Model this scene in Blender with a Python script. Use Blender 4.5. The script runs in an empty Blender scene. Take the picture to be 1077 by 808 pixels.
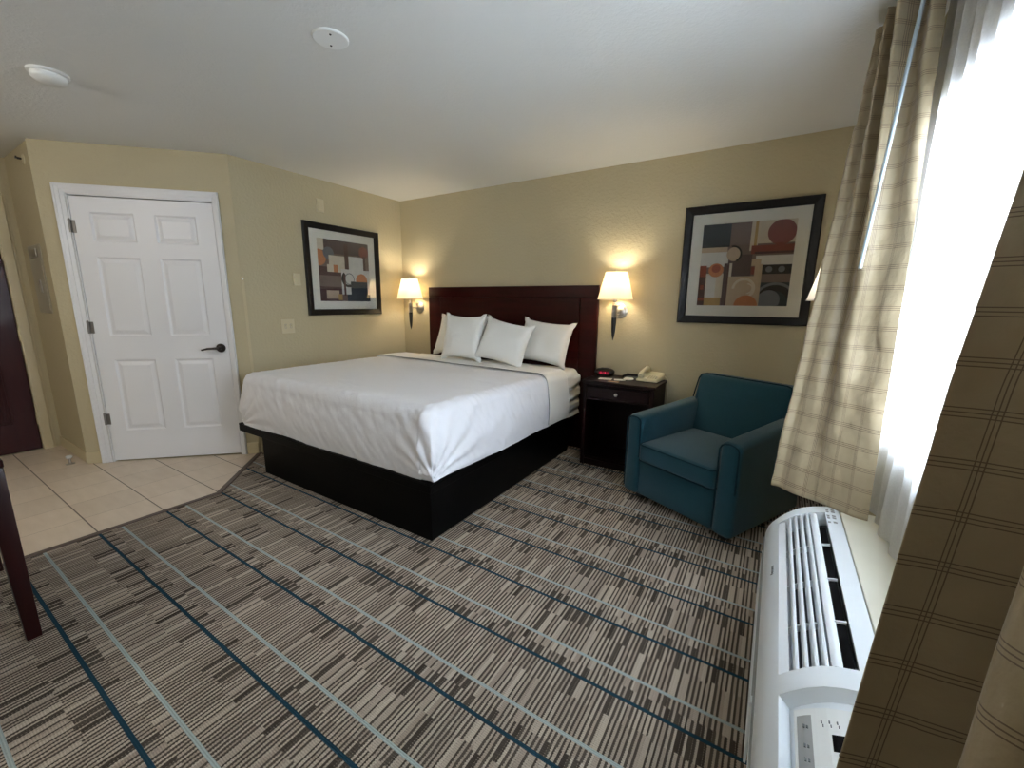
import bpy, bmesh, math, random
from mathutils import Vector, Matrix, noise
R = math.radians
PI = math.pi
scene = bpy.context.scene
COL = scene.collection
random.seed(7)
H = 2.44
WX = 4.17            # window wall plane

# ------------------------------------------------------------------ materials
def lin(c):
    o = []
    for v in c[:3]:
        v = v / 255.0
        o.append(v / 12.92 if v <= .04045 else ((v + .055) / 1.055) ** 2.4)
    return (*o, 1.0)

def base_mat(name):
    m = bpy.data.materials.new(name); m.use_nodes = True
    nt = m.node_tree
    b = nt.nodes.get('Principled BSDF')
    return m, nt, b

def pm(name, col, rough=.5, metal=0., spec=.5, coat=0., bump=0., bscale=200., var=0., vscale=5., sheen=0., emit=None, estr=0., stretch=None, bdist=.002):
    """procedural principled material: colour variation by noise and noise bump"""
    m, nt, b = base_mat(name)
    N, L = nt.nodes, nt.links
    c = lin(col)
    b.inputs['Base Color'].default_value = c
    b.inputs['Roughness'].default_value = rough
    b.inputs['Metallic'].default_value = metal
    b.inputs['Specular IOR Level'].default_value = spec
    b.inputs['Coat Weight'].default_value = coat
    b.inputs['Coat Roughness'].default_value = .15
    b.inputs['Sheen Weight'].default_value = sheen
    tc = N.new('ShaderNodeTexCoord')
    src = tc.outputs['Object']
    if stretch:
        mp = N.new('ShaderNodeMapping'); mp.inputs['Scale'].default_value = stretch
        L.new(src, mp.inputs['Vector']); src = mp.outputs['Vector']
    if var:
        n = N.new('ShaderNodeTexNoise'); n.inputs['Scale'].default_value = vscale; n.inputs['Detail'].default_value = 4
        L.new(src, n.inputs['Vector'])
        mx = N.new('ShaderNodeMix'); mx.data_type = 'RGBA'
        mx.inputs['A'].default_value = tuple(v * (1 - var) for v in c[:3]) + (1,)
        mx.inputs['B'].default_value = tuple(min(1, v * (1 + var)) for v in c[:3]) + (1,)
        L.new(n.outputs['Fac'], mx.inputs['Factor']); L.new(mx.outputs['Result'], b.inputs['Base Color'])
    if bump:
        n2 = N.new('ShaderNodeTexNoise'); n2.inputs['Scale'].default_value = bscale; n2.inputs['Detail'].default_value = 3
        L.new(src, n2.inputs['Vector'])
        bp = N.new('ShaderNodeBump'); bp.inputs['Strength'].default_value = bump; bp.inputs['Distance'].default_value = bdist
        L.new(n2.outputs['Fac'], bp.inputs['Height']); L.new(bp.outputs['Normal'], b.inputs['Normal'])
    if emit:
        b.inputs['Emission Color'].default_value = lin(emit); b.inputs['Emission Strength'].default_value = estr
    return m

class G:
    """tiny node-graph helper"""
    def __init__(s, nt): s.N, s.L = nt.nodes, nt.links
    def m(s, op, a, b=None, c=None):
        n = s.N.new('ShaderNodeMath'); n.operation = op
        for i, v in enumerate((a, b, c)):
            if v is None: continue
            if isinstance(v, (int, float)): n.inputs[i].default_value = v
            else: s.L.new(v, n.inputs[i])
        return n.outputs[0]
    def mix(s, f, a, b):
        n = s.N.new('ShaderNodeMix'); n.data_type = 'RGBA'
        for k, v in (('Factor', f), ('A', a), ('B', b)):
            if isinstance(v, (int, float, tuple)): n.inputs[k].default_value = v
            else: s.L.new(v, n.inputs[k])
        return n.outputs['Result']
    def rnd(s, x, y=0.0, z=0.0):
        c = s.N.new('ShaderNodeCombineXYZ')
        for i, v in enumerate((x, y, z)):
            if isinstance(v, (int, float)): c.inputs[i].default_value = v
            else: s.L.new(v, c.inputs[i])
        w = s.N.new('ShaderNodeTexWhiteNoise'); w.noise_dimensions = '3D'
        s.L.new(c.outputs[0], w.inputs['Vector']); return w.outputs['Value']

def carpet_mat():
    m, nt, b = base_mat('striped_carpet'); g = G(nt)
    tc = g.N.new('ShaderNodeTexCoord'); sp = g.N.new('ShaderNodeSeparateXYZ'); g.L.new(tc.outputs['Object'], sp.inputs[0])
    X, Y = sp.outputs[0], sp.outputs[1]
    P, y0, off = .3173, -1.3767, .1008
    s = g.m('DIVIDE', g.m('SUBTRACT', y0, Y), P)              # 0 at each blue line, grows towards the room
    s16 = g.m('ADD', s, .16)
    per = g.m('FLOOR', s16); fr = g.m('SUBTRACT', s16, per)    # 0..1 ; blue at .16, light at .842
    pitch = .0162
    xc = g.m('DIVIDE', X, pitch); cell = g.m('FLOOR', xc); fx = g.m('SUBTRACT', xc, cell)
    pair0 = g.m('FLOOR', g.m('DIVIDE', cell, 2.0))
    j = g.m('MULTIPLY', g.m('SUBTRACT', g.rnd(pair0, per, 3.1), .5), .05)
    fj = g.m('ADD', fr, j)
    rb = g.m('GREATER_THAN', fr, .16); rc = g.m('GREATER_THAN', fj, .435); rd = g.m('GREATER_THAN', fr, .842)
    rsum = g.m('ADD', g.m('ADD', rb, rc), rd)                    # 0..3 : the four bands of one repeat
    rid = g.m('ADD', g.m('MULTIPLY', per, 4.0), rsum)
    half = g.m('GREATER_THAN', rsum, 1.5)                        # the paler half
    r = g.rnd(cell, g.m('ADD', g.m('MULTIPLY', per, 2.0), half), 5.7)
    par = g.m('MODULO', g.m('ADD', g.m('ABSOLUTE', cell), rsum), 2.0)
    pair = g.m('FLOOR', g.m('DIVIDE', g.m('ADD', cell, rsum), 2.0))
    r2 = g.rnd(pair, rid, 9.3)
    dark_p = g.m('SUBTRACT', .30, g.m('MULTIPLY', half, .24))
    tan_p = g.m('ADD', .08, g.m('MULTIPLY', half, .22))
    isdark = g.m('LESS_THAN', r2, dark_p)
    istan = g.m('GREATER_THAN', r2, g.m('SUBTRACT', 1.0, tan_p))
    duty = g.m('ADD', .34, g.m('MULTIPLY', r, .24))
    duty = g.m('ADD', g.m('MULTIPLY', duty, g.m('SUBTRACT', 1.0, isdark)), g.m('MULTIPLY', isdark, g.m('ADD', .55, g.m('MULTIPLY', par, .44))))
    lowcut = g.m('MULTIPLY', istan, g.m('GREATER_THAN', par, .5))
    duty = g.m('MULTIPLY', duty, g.m('SUBTRACT', 1.0, lowcut))
    wob = g.m('MULTIPLY', g.m('SINE', g.m('MULTIPLY', Y, 2 * PI / .0085)), .07)
    line = g.m('LESS_THAN', fx, g.m('ADD', duty, wob))
    # tufts
    nz = g.N.new('ShaderNodeTexNoise'); nz.inputs['Scale'].default_value = 260; nz.inputs['Detail'].default_value = 2
    g.L.new(tc.outputs['Object'], nz.inputs['Vector'])
    big = g.N.new('ShaderNodeTexNoise'); big.inputs['Scale'].default_value = 1.5
    g.L.new(tc.outputs['Object'], big.inputs['Vector'])
    tuft = g.m('MULTIPLY', g.m('ADD', g.m('SINE', g.m('MULTIPLY', Y, 2 * PI / .0065)), 1.0), .5)
    tanc = g.mix(g.rnd(cell, rid, 1.9), lin((168, 153, 138)), lin((200, 186, 168)))
    drkc = g.mix(r, lin((70, 62, 54)), lin((92, 83, 74)))
    col = g.mix(line, tanc, drkc)
    blue = g.m('LESS_THAN', g.m('ABSOLUTE', g.m('SUBTRACT', fr, .16)), .0068 / P)
    light = g.m('LESS_THAN', g.m('ABSOLUTE', g.m('SUBTRACT', fr, 1.16 - off / P)), .0063 / P)
    col = g.mix(light, col, lin((172, 184, 182)))
    col = g.mix(blue, col, lin((36, 68, 84)))
    shade = g.m('ADD', .50, g.m('ADD', g.m('MULTIPLY', nz.outputs['Fac'], .44), g.m('MULTIPLY', tuft, .20)))
    hs = g.N.new('ShaderNodeHueSaturation'); g.L.new(col, hs.inputs['Color']); g.L.new(shade, hs.inputs['Value'])
    g.L.new(hs.outputs[0], b.inputs['Base Color'])
    b.inputs['Roughness'].default_value = .95; b.inputs['Specular IOR Level'].default_value = .1
    hgt = g.m('ADD', g.m('MULTIPLY', tuft, .5), nz.outputs['Fac'])
    bp = g.N.new('ShaderNodeBump'); bp.inputs['Strength'].default_value = .5; bp.inputs['Distance'].default_value = .003
    g.L.new(hgt, bp.inputs['Height']); g.L.new(bp.outputs['Normal'], b.inputs['Normal'])
    return m

def tile_mat():
    m, nt, b = base_mat('ceramic_floor_tile'); g = G(nt)
    tc = g.N.new('ShaderNodeTexCoord'); sp = g.N.new('ShaderNodeSeparateXYZ'); g.L.new(tc.outputs['Object'], sp.inputs[0])
    def ln(c, o, pitch, w):
        q = g.m('DIVIDE', g.m('SUBTRACT', c, o), pitch); f = g.m('FLOOR', q)
        d = g.m('SUBTRACT', q, f); d = g.m('MINIMUM', d, g.m('SUBTRACT', 1.0, d))
        return g.m('LESS_THAN', d, w / pitch), f
    gy, fy = ln(sp.outputs[1], -2.648, .3125, .0034)
    gx, fx = ln(sp.outputs[0], .275, .3, .0016)
    rv = g.rnd(fx, fy, .5)
    nz = g.N.new('ShaderNodeTexNoise'); nz.inputs['Scale'].default_value = 9; nz.inputs['Detail'].default_value = 6
    mp = g.N.new('ShaderNodeMapping'); mp.inputs['Scale'].default_value = (.5, 2.2, 1)
    g.L.new(tc.outputs['Object'], mp.inputs[0]); g.L.new(mp.outputs[0], nz.inputs['Vector'])
    c = g.mix(nz.outputs['Fac'], lin((196, 178, 156)), lin((218, 203, 184)))
    hs = g.N.new('ShaderNodeHueSaturation'); g.L.new(c, hs.inputs['Color']); g.L.new(g.m('ADD', .95, g.m('MULTIPLY', rv, .08)), hs.inputs['Value'])
    c = g.mix(gx, hs.outputs[0], lin((140, 122, 104)))  # cross joints paler: the uneven shading of the grout is put into the colour
    c = g.mix(gy, c, lin((92, 76, 64)))
    g.L.new(c, b.inputs['Base Color'])
    b.inputs['Roughness'].default_value = .38
    bp = g.N.new('ShaderNodeBump'); bp.inputs['Strength'].default_value = .4; bp.inputs['Distance'].default_value = .002; bp.invert = True
    g.L.new(g.m('MAXIMUM', gx, gy), bp.inputs['Height']); g.L.new(bp.outputs['Normal'], b.inputs['Normal'])
    return m

def wall_mat(name, col, strength=.35, scale=42):
    m, nt, b = base_mat(name); g = G(nt)
    tc = g.N.new('ShaderNodeTexCoord')
    n = g.N.new('ShaderNodeTexNoise'); n.inputs['Scale'].default_value = scale; n.inputs['Detail'].default_value = 3; n.inputs['Roughness'].default_value = .55
    g.L.new(tc.outputs['Object'], n.inputs['Vector'])
    mr = g.N.new('ShaderNodeMapRange'); mr.inputs['From Min'].default_value = .45; mr.inputs['From Max'].default_value = .6
    g.L.new(n.outputs['Fac'], mr.inputs['Value'])
    n2 = g.N.new('ShaderNodeTexNoise'); n2.inputs['Scale'].default_value = 1.3; n2.inputs['Detail'].default_value = 3
    g.L.new(tc.outputs['Object'], n2.inputs['Vector'])
    c = lin(col)
    g.L.new(g.mix(n2.outputs['Fac'], tuple(v * .95 for v in c[:3]) + (1,), tuple(v * 1.04 for v in c[:3]) + (1,)), b.inputs['Base Color'])
    b.inputs['Roughness'].default_value = .55; b.inputs['Specular IOR Level'].default_value = .35
    bp = g.N.new('ShaderNodeBump'); bp.inputs['Strength'].default_value = strength; bp.inputs['Distance'].default_value = .003
    g.L.new(mr.outputs[0], bp.inputs['Height']); g.L.new(bp.outputs['Normal'], b.inputs['Normal'])
    return m

def wood_mat(name, c1, c2, rough=.3, coat=.4, axis=2, scale=3.):
    m, nt, b = base_mat(name); g = G(nt)
    tc = g.N.new('ShaderNodeTexCoord'); mp = g.N.new('ShaderNodeMapping')
    sc = [scale * 9] * 3; sc[axis] = scale
    mp.inputs['Scale'].default_value = sc; g.L.new(tc.outputs['Object'], mp.inputs[0])
    n = g.N.new('ShaderNodeTexNoise'); n.inputs['Scale'].default_value = 1; n.inputs['Detail'].default_value = 6; n.inputs['Distortion'].default_value = .6
    g.L.new(mp.outputs[0], n.inputs['Vector'])
    g.L.new(g.mix(n.outputs['Fac'], lin(c1), lin(c2)), b.inputs['Base Color'])
    b.inputs['Roughness'].default_value = rough; b.inputs['Coat Weight'].default_value = coat; b.inputs['Coat Roughness'].default_value = .15; b.inputs['Specular IOR Level'].default_value = .16
    return m

def curtain_mat(name):
    """tan satin with a grid of triple brown threads, laid out in UV metres"""
    m, nt, b = base_mat(name); g = G(nt)
    uv = g.N.new('ShaderNodeTexCoord'); sp = g.N.new('ShaderNodeSeparateXYZ'); g.L.new(uv.outputs['UV'], sp.inputs[0])
    def triple(c, pitch):
        q = g.m('DIVIDE', c, pitch); d = g.m('MULTIPLY', g.m('SUBTRACT', q, g.m('ROUND', q)), pitch)
        a = g.m('LESS_THAN', g.m('ABSOLUTE', d), .00085)
        d2 = g.m('ABSOLUTE', g.m('SUBTRACT', g.m('ABSOLUTE', d), .0062))
        return g.m('MAXIMUM', a, g.m('LESS_THAN', d2, .00085))
    t = g.m('MAXIMUM', triple(sp.outputs[0], .11), triple(sp.outputs[1], .0700))
    n = g.N.new('ShaderNodeTexNoise'); n.inputs['Scale'].default_value = 14; g.L.new(uv.outputs['UV'], n.inputs['Vector'])
    c = g.mix(n.outputs['Fac'], lin((152, 137, 108)), lin((172, 156, 127)))
    c = g.mix(g.m('MULTIPLY', t, .8), c, lin((84, 64, 48)))
    g.L.new(c, b.inputs['Base Color'])
    b.inputs['Roughness'].default_value = .42; b.inputs['Specular IOR Level'].default_value = .5
    b.inputs['Sheen Weight'].default_value = .2
    n3 = g.N.new('ShaderNodeTexNoise'); n3.inputs['Scale'].default_value = 22; n3.inputs['Detail'].default_value = 4
    g.L.new(uv.outputs['UV'], n3.inputs['Vector'])
    bp = g.N.new('ShaderNodeBump'); bp.inputs['Strength'].default_value = .5; bp.inputs['Distance'].default_value = .008
    g.L.new(n3.outputs['Fac'], bp.inputs['Height']); g.L.new(bp.outputs['Normal'], b.inputs['Normal'])
    tr = g.N.new('ShaderNodeBsdfTranslucent'); g.L.new(c, tr.inputs['Color'])
    mx = g.N.new('ShaderNodeMixShader'); mx.inputs[0].default_value = .07
    g.L.new(b.outputs[0], mx.inputs[1]); g.L.new(tr.outputs[0], mx.inputs[2])
    g.L.new(mx.outputs[0], nt.nodes['Material Output'].inputs['Surface'])
    return m

def sheer_mat():
    m, nt, b = base_mat('sheer_voile'); g = G(nt)
    nt.nodes.remove(b)
    tc = g.N.new('ShaderNodeTexCoord'); n = g.N.new('ShaderNodeTexNoise'); n.inputs['Scale'].default_value = 160; n.inputs['Detail'].default_value = 2
    g.L.new(tc.outputs['Object'], n.inputs['Vector'])
    a = g.N.new('ShaderNodeBsdfTranslucent'); a.inputs['Color'].default_value = (.86, .88, .92, 1)
    d = g.N.new('ShaderNodeBsdfDiffuse'); d.inputs['Color'].default_value = (.82, .84, .87, 1)
    t = g.N.new('ShaderNodeBsdfTransparent'); t.inputs['Color'].default_value = (1, 1, 1, 1)
    m1 = g.N.new('ShaderNodeMixShader'); m1.inputs[0].default_value = .4
    g.L.new(a.outputs[0], m1.inputs[1]); g.L.new(d.outputs[0], m1.inputs[2])
    m2 = g.N.new('ShaderNodeMixShader')
    g.L.new(g.m('ADD', .12, g.m('MULTIPLY', n.outputs['Fac'], .16)), m2.inputs[0])
    g.L.new(m1.outputs[0], m2.inputs[1]); g.L.new(t.outputs[0], m2.inputs[2])
    g.L.new(m2.outputs[0], nt.nodes['Material Output'].inputs['Surface'])
    return m

def glass_mat(name, refl=.08, tint=(1, 1, 1, 1)):
    m, nt, b = base_mat(name); g = G(nt); nt.nodes.remove(b)
    t = g.N.new('ShaderNodeBsdfTransparent'); t.inputs['Color'].default_value = tint
    gl = g.N.new('ShaderNodeBsdfGlossy'); gl.inputs['Roughness'].default_value = .02
    fr = g.N.new('ShaderNodeFresnel'); fr.inputs['IOR'].default_value = 1.5
    mx = g.N.new('ShaderNodeMixShader'); g.L.new(fr.outputs[0], mx.inputs[0])
    g.L.new(t.outputs[0], mx.inputs[1]); g.L.new(gl.outputs[0], mx.inputs[2])
    g.L.new(mx.outputs[0], nt.nodes['Material Output'].inputs['Surface'])
    return m

def shade_mat():
    m, nt, b = base_mat('lampshade_fabric'); g = G(nt)
    b.inputs['Base Color'].default_value = lin((245, 240, 226)); b.inputs['Roughness'].default_value = .8
    n = g.N.new('ShaderNodeTexNoise'); n.inputs['Scale'].default_value = 300
    bp = g.N.new('ShaderNodeBump'); bp.inputs['Strength'].default_value = .1; bp.inputs['Distance'].default_value = .001
    g.L.new(n.outputs['Fac'], bp.inputs['Height']); g.L.new(bp.outputs['Normal'], b.inputs['Normal'])
    tr = g.N.new('ShaderNodeBsdfTranslucent'); tr.inputs['Color'].default_value = lin((255, 250, 238))
    mx = g.N.new('ShaderNodeMixShader'); mx.inputs[0].default_value = .6
    g.L.new(b.outputs[0], mx.inputs[1]); g.L.new(tr.outputs[0], mx.inputs[2])
    g.L.new(mx.outputs[0], nt.nodes['Material Output'].inputs['Surface'])
    return m

M = dict(
    wall=wall_mat('tan_wall_paint', (182, 171, 141)),
    ceiling=wall_mat('ceiling_paint', (216, 217, 214), .22, 60),
    base=pm('tan_trim_paint', (192, 179, 146), .45, var=.04),
    carpet=carpet_mat(), tile=tile_mat(),
    edge=pm('carpet_transition_strip', (92, 78, 70), .6, bump=.3, bscale=300, var=.1),
    cove=pm('dark_cove_base', (40, 33, 30), .6, var=.1),
    white=pm('white_door_paint', (222, 222, 224), .38, var=.02, vscale=3, bump=.05, bscale=60),
    plate=pm('ivory_plastic', (198, 188, 158), .4, var=.02),
    whiteplastic=pm('white_plastic', (228, 230, 228), .35, var=.015),
    ac=pm('air_conditioner_plastic', (226, 232, 236), .32, var=.015, bump=.05, bscale=400),
    acgrey=pm('grey_button_strip', (150, 152, 150), .5, var=.04, vscale=60),
    acdark=pm('slot_shade_display', (3, 3, 4), .8, var=.1, spec=.1),
    acmid=pm('grille_cavity_shade', (92, 98, 102), .6, var=.05),
    ledge=pm('ledge_paint', (222, 218, 200), .4, var=.05, vscale=7),
    ink=pm('grey_print', (84, 88, 90), .6, var=.1),
    metal=pm('brushed_nickel', (190, 186, 180), .28, 1., var=.08, vscale=30),
    hinge=pm('satin_hinge_metal', (132, 128, 124), .4, .7, var=.08),
    darkmetal=pm('dark_bronze_metal', (70, 66, 66), .3, 1., var=.1, vscale=20),
    steel=pm('painted_steel_panel', (172, 166, 150), .4, .25, var=.06),
    entry=wood_mat('dark_entry_door', (40, 11, 10), (60, 19, 16), .5, .1),
    mahog=wood_mat('mahogany', (20, 3, 3), (56, 10, 8), .3, .06, 0),
    mahogd=wood_mat('dark_mahogany', (14, 4, 5), (28, 9, 9), .4, .08, 0),
    leg=wood_mat('red_brown_desk_wood', (26, 8, 8), (48, 14, 13), .45, .15, 2),
    black=pm('black_laminate', (3, 3, 3), .5, spec=.12, var=.2, vscale=8, bump=.05),
    blackp=pm('black_plastic', (14, 14, 15), .3, var=.1),
    sheet=pm('white_bed_linen', (232, 232, 236), .85, sheen=.2, bump=.45, bscale=26, bdist=.007, spec=.15, stretch=(1, 1, .5)),
    sheetband=pm('white_turned_sheet', (228, 227, 222), .85, sheen=.2, bump=.25, bscale=14, bdist=.006, spec=.15),
    matt=pm('fitted_sheet', (216, 217, 212), .85, sheen=.2, bump=.3, bscale=16, bdist=.008, spec=.15),
    pillow=pm('white_pillowcase', (230, 230, 226), .85, sheen=.2, bump=.6, bscale=11, bdist=.010, spec=.15),
    seam=pm('grey_stitching', (120, 122, 128), .8, var=.05),
    teal=pm('teal_upholstery', (22, 64, 76), .9, sheen=.25, bump=.35, bscale=420, var=.14, vscale=130, spec=.2),
    tealp=pm('teal_piping', (14, 44, 54), .9, bump=.2, bscale=400, var=.05, spec=.2),
    shade=shade_mat(), sheer=sheer_mat(), glass=glass_mat('picture_glass'), wglass=glass_mat('window_glass'),
    curtain=curtain_mat('plaid_curtain_fabric'),
    frameblk=pm('black_picture_frame', (10, 7, 7), .38, spec=.35, var=.15, vscale=20),
    mat_=pm('white_picture_mat', (226, 222, 208), .8, var=.02),
    wand=pm('grey_wand', (150, 162, 166), .3, var=.03),
    cream=pm('cream_phone_plastic', (214, 206, 172), .4, var=.03),
    creamd=pm('cream_button', (186, 178, 146), .5, var=.03),
    paper=pm('white_card', (240, 238, 232), .7, var=.02),
    paperb=pm('tan_card', (214, 178, 146), .7, var=.03),
    redlens=pm('red_clock_lens', (70, 8, 16), .12, coat=.6, var=.1, emit=(200, 10, 30), estr=.02),
    leddot=pm('red_led', (200, 30, 60), .4, emit=(255, 60, 100), estr=.5, var=.02),
    bulb=pm('lamp_bulb_on', (255, 240, 200), .4, emit=(255, 214, 150), estr=30., var=.01),
    bulbfill=pm('added_cool_bulb', (240, 240, 255), .4, emit=(235, 238, 255), estr=8., var=.01),
    bulboff=pm('lamp_bulb_off', (236, 234, 226), .3, var=.01),
)

# ------------------------------------------------------------------ mesh helpers
def link(name, bm, mat, parent=None, smooth=False, mats=None, loc=None):
    me = bpy.data.meshes.new(name)
    bmesh.ops.recalc_face_normals(bm, faces=bm.faces)
    bm.to_mesh(me); bm.free()
    for mm in (mats or [mat]): me.materials.append(mm)
    if smooth:
        for p in me.polygons: p.use_smooth = True
    o = bpy.data.objects.new(name, me); COL.objects.link(o)
    if parent: o.parent = parent
    if loc: o.location = loc
    return o

def smooth_by_angle(o, ang=35):
    me = o.data
    for p in me.polygons: p.use_smooth = True
    bm = bmesh.new(); bm.from_mesh(me)
    for e in bm.edges:
        if len(e.link_faces) == 2 and e.calc_face_angle(0) > R(ang): e.smooth = False
    bm.to_mesh(me); bm.free()
    return o

def box(bm, x0, x1, y0, y1, z0, z1, bev=0., seg=2, mi=0, mtx=None):
    vs = [bm.verts.new((x, y, z)) for x in (x0, x1) for y in (y0, y1) for z in (z0, z1)]
    idx = [(0, 1, 3, 2), (4, 6, 7, 5), (0, 4, 5, 1), (2, 3, 7, 6), (0, 2, 6, 4), (1, 5, 7, 3)]
    fs = [bm.faces.new([vs[i] for i in f]) for f in idx]
    for f in fs: f.material_index = mi
    if bev > 0:
        es = list({e for f in fs for e in f.edges})
        r = bmesh.ops.bevel(bm, geom=es, offset=bev, segments=seg, profile=.5, affect='EDGES')
        for f in r['faces']: f.material_index = mi
        vs = list({v for f in r['faces'] for v in f.verts} | {v for v in vs if v.is_valid})
    if mtx is not None:
        bmesh.ops.transform(bm, matrix=mtx, verts=[v for v in vs if v.is_valid])
    return vs

def hexa(bm, pts, bev=0., seg=3):
    """8 pts: bottom ring (4) then top ring (4)"""
    vs = [bm.verts.new(p) for p in pts]
    fs = [bm.faces.new([vs[i] for i in f]) for f in ((0, 3, 2, 1), (4, 5, 6, 7), (0, 1, 5, 4), (1, 2, 6, 5), (2, 3, 7, 6), (3, 0, 4, 7))]
    if bev:
        bmesh.ops.bevel(bm, geom=list({e for f in fs for e in f.edges}), offset=bev, segments=seg, profile=.5, affect='EDGES')

def lathe(bm, prof, c=(0, 0, 0), n=32, axis='Z', mi=0, close=True):
    """prof: list of (r, h) along axis"""
    c = Vector(c); rings = []
    for r, h in prof:
        ring = []
        for i in range(n):
            a = 2 * PI * i / n
            if axis == 'Z': p = Vector((r * math.cos(a), r * math.sin(a), h))
            elif axis == 'Y': p = Vector((r * math.cos(a), h, r * math.sin(a)))
            else: p = Vector((h, r * math.cos(a), r * math.sin(a)))
            ring.append(bm.verts.new(c + p))
        rings.append(ring)
    for a, b in zip(rings, rings[1:]):
        for i in range(n):
            f = bm.faces.new((a[i], a[(i + 1) % n], b[(i + 1) % n], b[i])); f.material_index = mi
    if close:
        for rg in (rings[0], rings[-1]):
            f = bm.faces.new(rg); f.material_index = mi

def tube(bm, pts, r, n=8, mi=0, cap=True, closed=False):
    pts = [Vector(p) for p in pts]; rings = []
    N = len(pts); up = None
    for i, p in enumerate(pts):
        if closed: d = pts[(i + 1) % N] - pts[i - 1]
        else: d = pts[min(i + 1, N - 1)] - pts[max(i - 1, 0)]
        d.normalize()
        if up is None:
            up = Vector((0, 0, 1)) if abs(d.z) < .9 else Vector((1, 0, 0))
        s = d.cross(up).normalized(); up = s.cross(d).normalized()
        rr = r[i] if isinstance(r, (list, tuple)) else r
        rings.append([bm.verts.new(p + rr * (math.cos(2 * PI * k / n) * s + math.sin(2 * PI * k / n) * up)) for k in range(n)])
    pairs = list(zip(rings, rings[1:])) + ([(rings[-1], rings[0])] if closed else [])
    for a, b in pairs:
        for k in range(n):
            f = bm.faces.new((a[k], a[(k + 1) % n], b[(k + 1) % n], b[k])); f.material_index = mi
    if cap and not closed:
        for rg in (rings[0], rings[-1]):
            f = bm.faces.new(rg); f.material_index = mi

def prism(bm, poly, z0, z1, mi=0):
    a = [bm.verts.new((x, y, z0)) for x, y in poly]; b = [bm.verts.new((x, y, z1)) for x, y in poly]
    n = len(poly)
    fs = [bm.faces.new(a[::-1]), bm.faces.new(b)] + [bm.faces.new((a[i], a[(i + 1) % n], b[(i + 1) % n], b[i])) for i in range(n)]
    for f in fs: f.material_index = mi

def one(name, mat, build, parent=None, smooth=None, mats=None):
    bm = bmesh.new(); build(bm)
    o = link(name, bm, mat, parent, mats=mats)
    if smooth is not None: smooth_by_angle(o, smooth)
    return o

def empty(name, loc=(0, 0, 0), rz=0.):
    o = bpy.data.objects.new(name, None); COL.objects.link(o)
    o.location = loc; o.rotation_euler = (0, 0, rz); o.empty_display_size = .1
    return o

def tag(o, label=None, cat=None, group=None, kind=None):
    if label: o['label'] = label
    if cat: o['category'] = cat
    if group: o['group'] = group
    if kind: o['kind'] = kind
    return o

def struct(o, label, cat): return tag(o, label, cat, kind='structure')

# ------------------------------------------------------------------ room shell
YB = -5.6      # wall behind the camera
XL = -1.69     # entry wall
A = (-.90, -2.67); B = (0., -1.77)       # angled closet wall
o = one('floor_carpet', M['carpet'], lambda bm: prism(bm, [(.575, YB), (.575, -2.345), (0, -1.77), (0, 0), (WX, 0), (WX, YB)], -.06, 0))
struct(o, 'brown striped carpet with thin blue and pale grey lines', 'carpet')
o = one('floor_tile', M['tile'], lambda bm: prism(bm, [(XL, YB), (XL, -2.66), (-.9, -2.66), (0, -1.77), (.575, -2.345), (.575, YB)], -.06, 0))
struct(o, 'beige ceramic tile floor by the white closet door', 'tile floor')
def f(bm):
    w = .016
    prism(bm, [(.575 - w, YB), (.575 - w, -2.352), (.575 + w, -2.338), (.575 + w, YB)], 0, .006)
    prism(bm, [(.575 - w, -2.352), (-.012, -1.782), (.012, -1.758), (.575 + w, -2.338)], 0, .006)
struct(one('trim_1', M['edge'], f), 'brown strip where the carpet meets the tile', 'trim')
struct(one('ceiling', M['ceiling'], lambda bm: box(bm, -1.8, WX + .3, YB - .1, .1, H, H + .06)), 'textured off-white ceiling', 'ceiling')
struct(one('wall_back', M['wall'], lambda bm: box(bm, -.1, WX + .3, 0, .1, -.06, H)), 'tan textured wall behind the headboard', 'wall')
struct(one('wall_left', M['wall'], lambda bm: box(bm, -.1, 0, -1.77, 0, -.06, H)), 'tan wall left of the bed with a square picture', 'wall')
struct(one('wall_recess', M['wall'], lambda bm: box(bm, XL - .1, -.9, -2.66, -2.56, -.06, H)), 'narrow tan wall with the metal panel', 'wall')
struct(one('wall_front', M['wall'], lambda bm: box(bm, -1.8, WX + .3, YB - .1, YB, -.06, H)), 'tan wall opposite the bed', 'wall')
# entry wall with a niche for the dark door (y -3.74..-2.775)
def f(bm):
    x0, x1 = XL - .12, XL
    box(bm, x0, x1, -2.775, -2.56, -.06, H); box(bm, x0, x1, YB, -3.74, -.06, H)
    box(bm, x0, x1, -3.74, -2.775, 2.09, H); box(bm, x0, XL - .07, -3.74, -2.775, -.06, 2.09); box(bm, XL - .07, XL, -3.74, -2.775, -.06, -.001)
struct(one('wall_entry', M['wall'], f), 'tan wall around the dark entry door', 'wall')

# window wall with an opening
WY0, WY1, WZ0, WZ1 = -3.80, -1.38, .84, 2.02
def f(bm):
    x0, x1 = WX, WX + .14
    box(bm, x0, x1, WY1, .1, -.06, H); box(bm, x0, x1, YB, WY0, -.06, H)
    box(bm, x0, x1, WY0, WY1, -.06, WZ0); box(bm, x0, x1, WY0, WY1, WZ1, H)
struct(one('wall_right', M['wall'], f), 'tan window wall behind the curtains', 'wall')
win = empty('window_1', (WX + .08, (WY0 + WY1) / 2, WZ0)); struct(win, 'bright window behind white sheer curtains', 'window')
hw = (WY1 - WY0) / 2; hh = WZ1 - WZ0
def f(bm):
    for y in (-hw, -.025, hw - .05): box(bm, -.025, .025, y, y + .05, 0, hh, .004)
    for z in (0, hh - .05): box(bm, -.024, .024, -hw + .05, hw - .05, z, z + .05, .004)
one('window_frame', M['whiteplastic'], f, win)
one('pane', M['wglass'], lambda bm: box(bm, -.003, .003, -hw + .045, hw - .045, .045, hh - .045), win)

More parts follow.
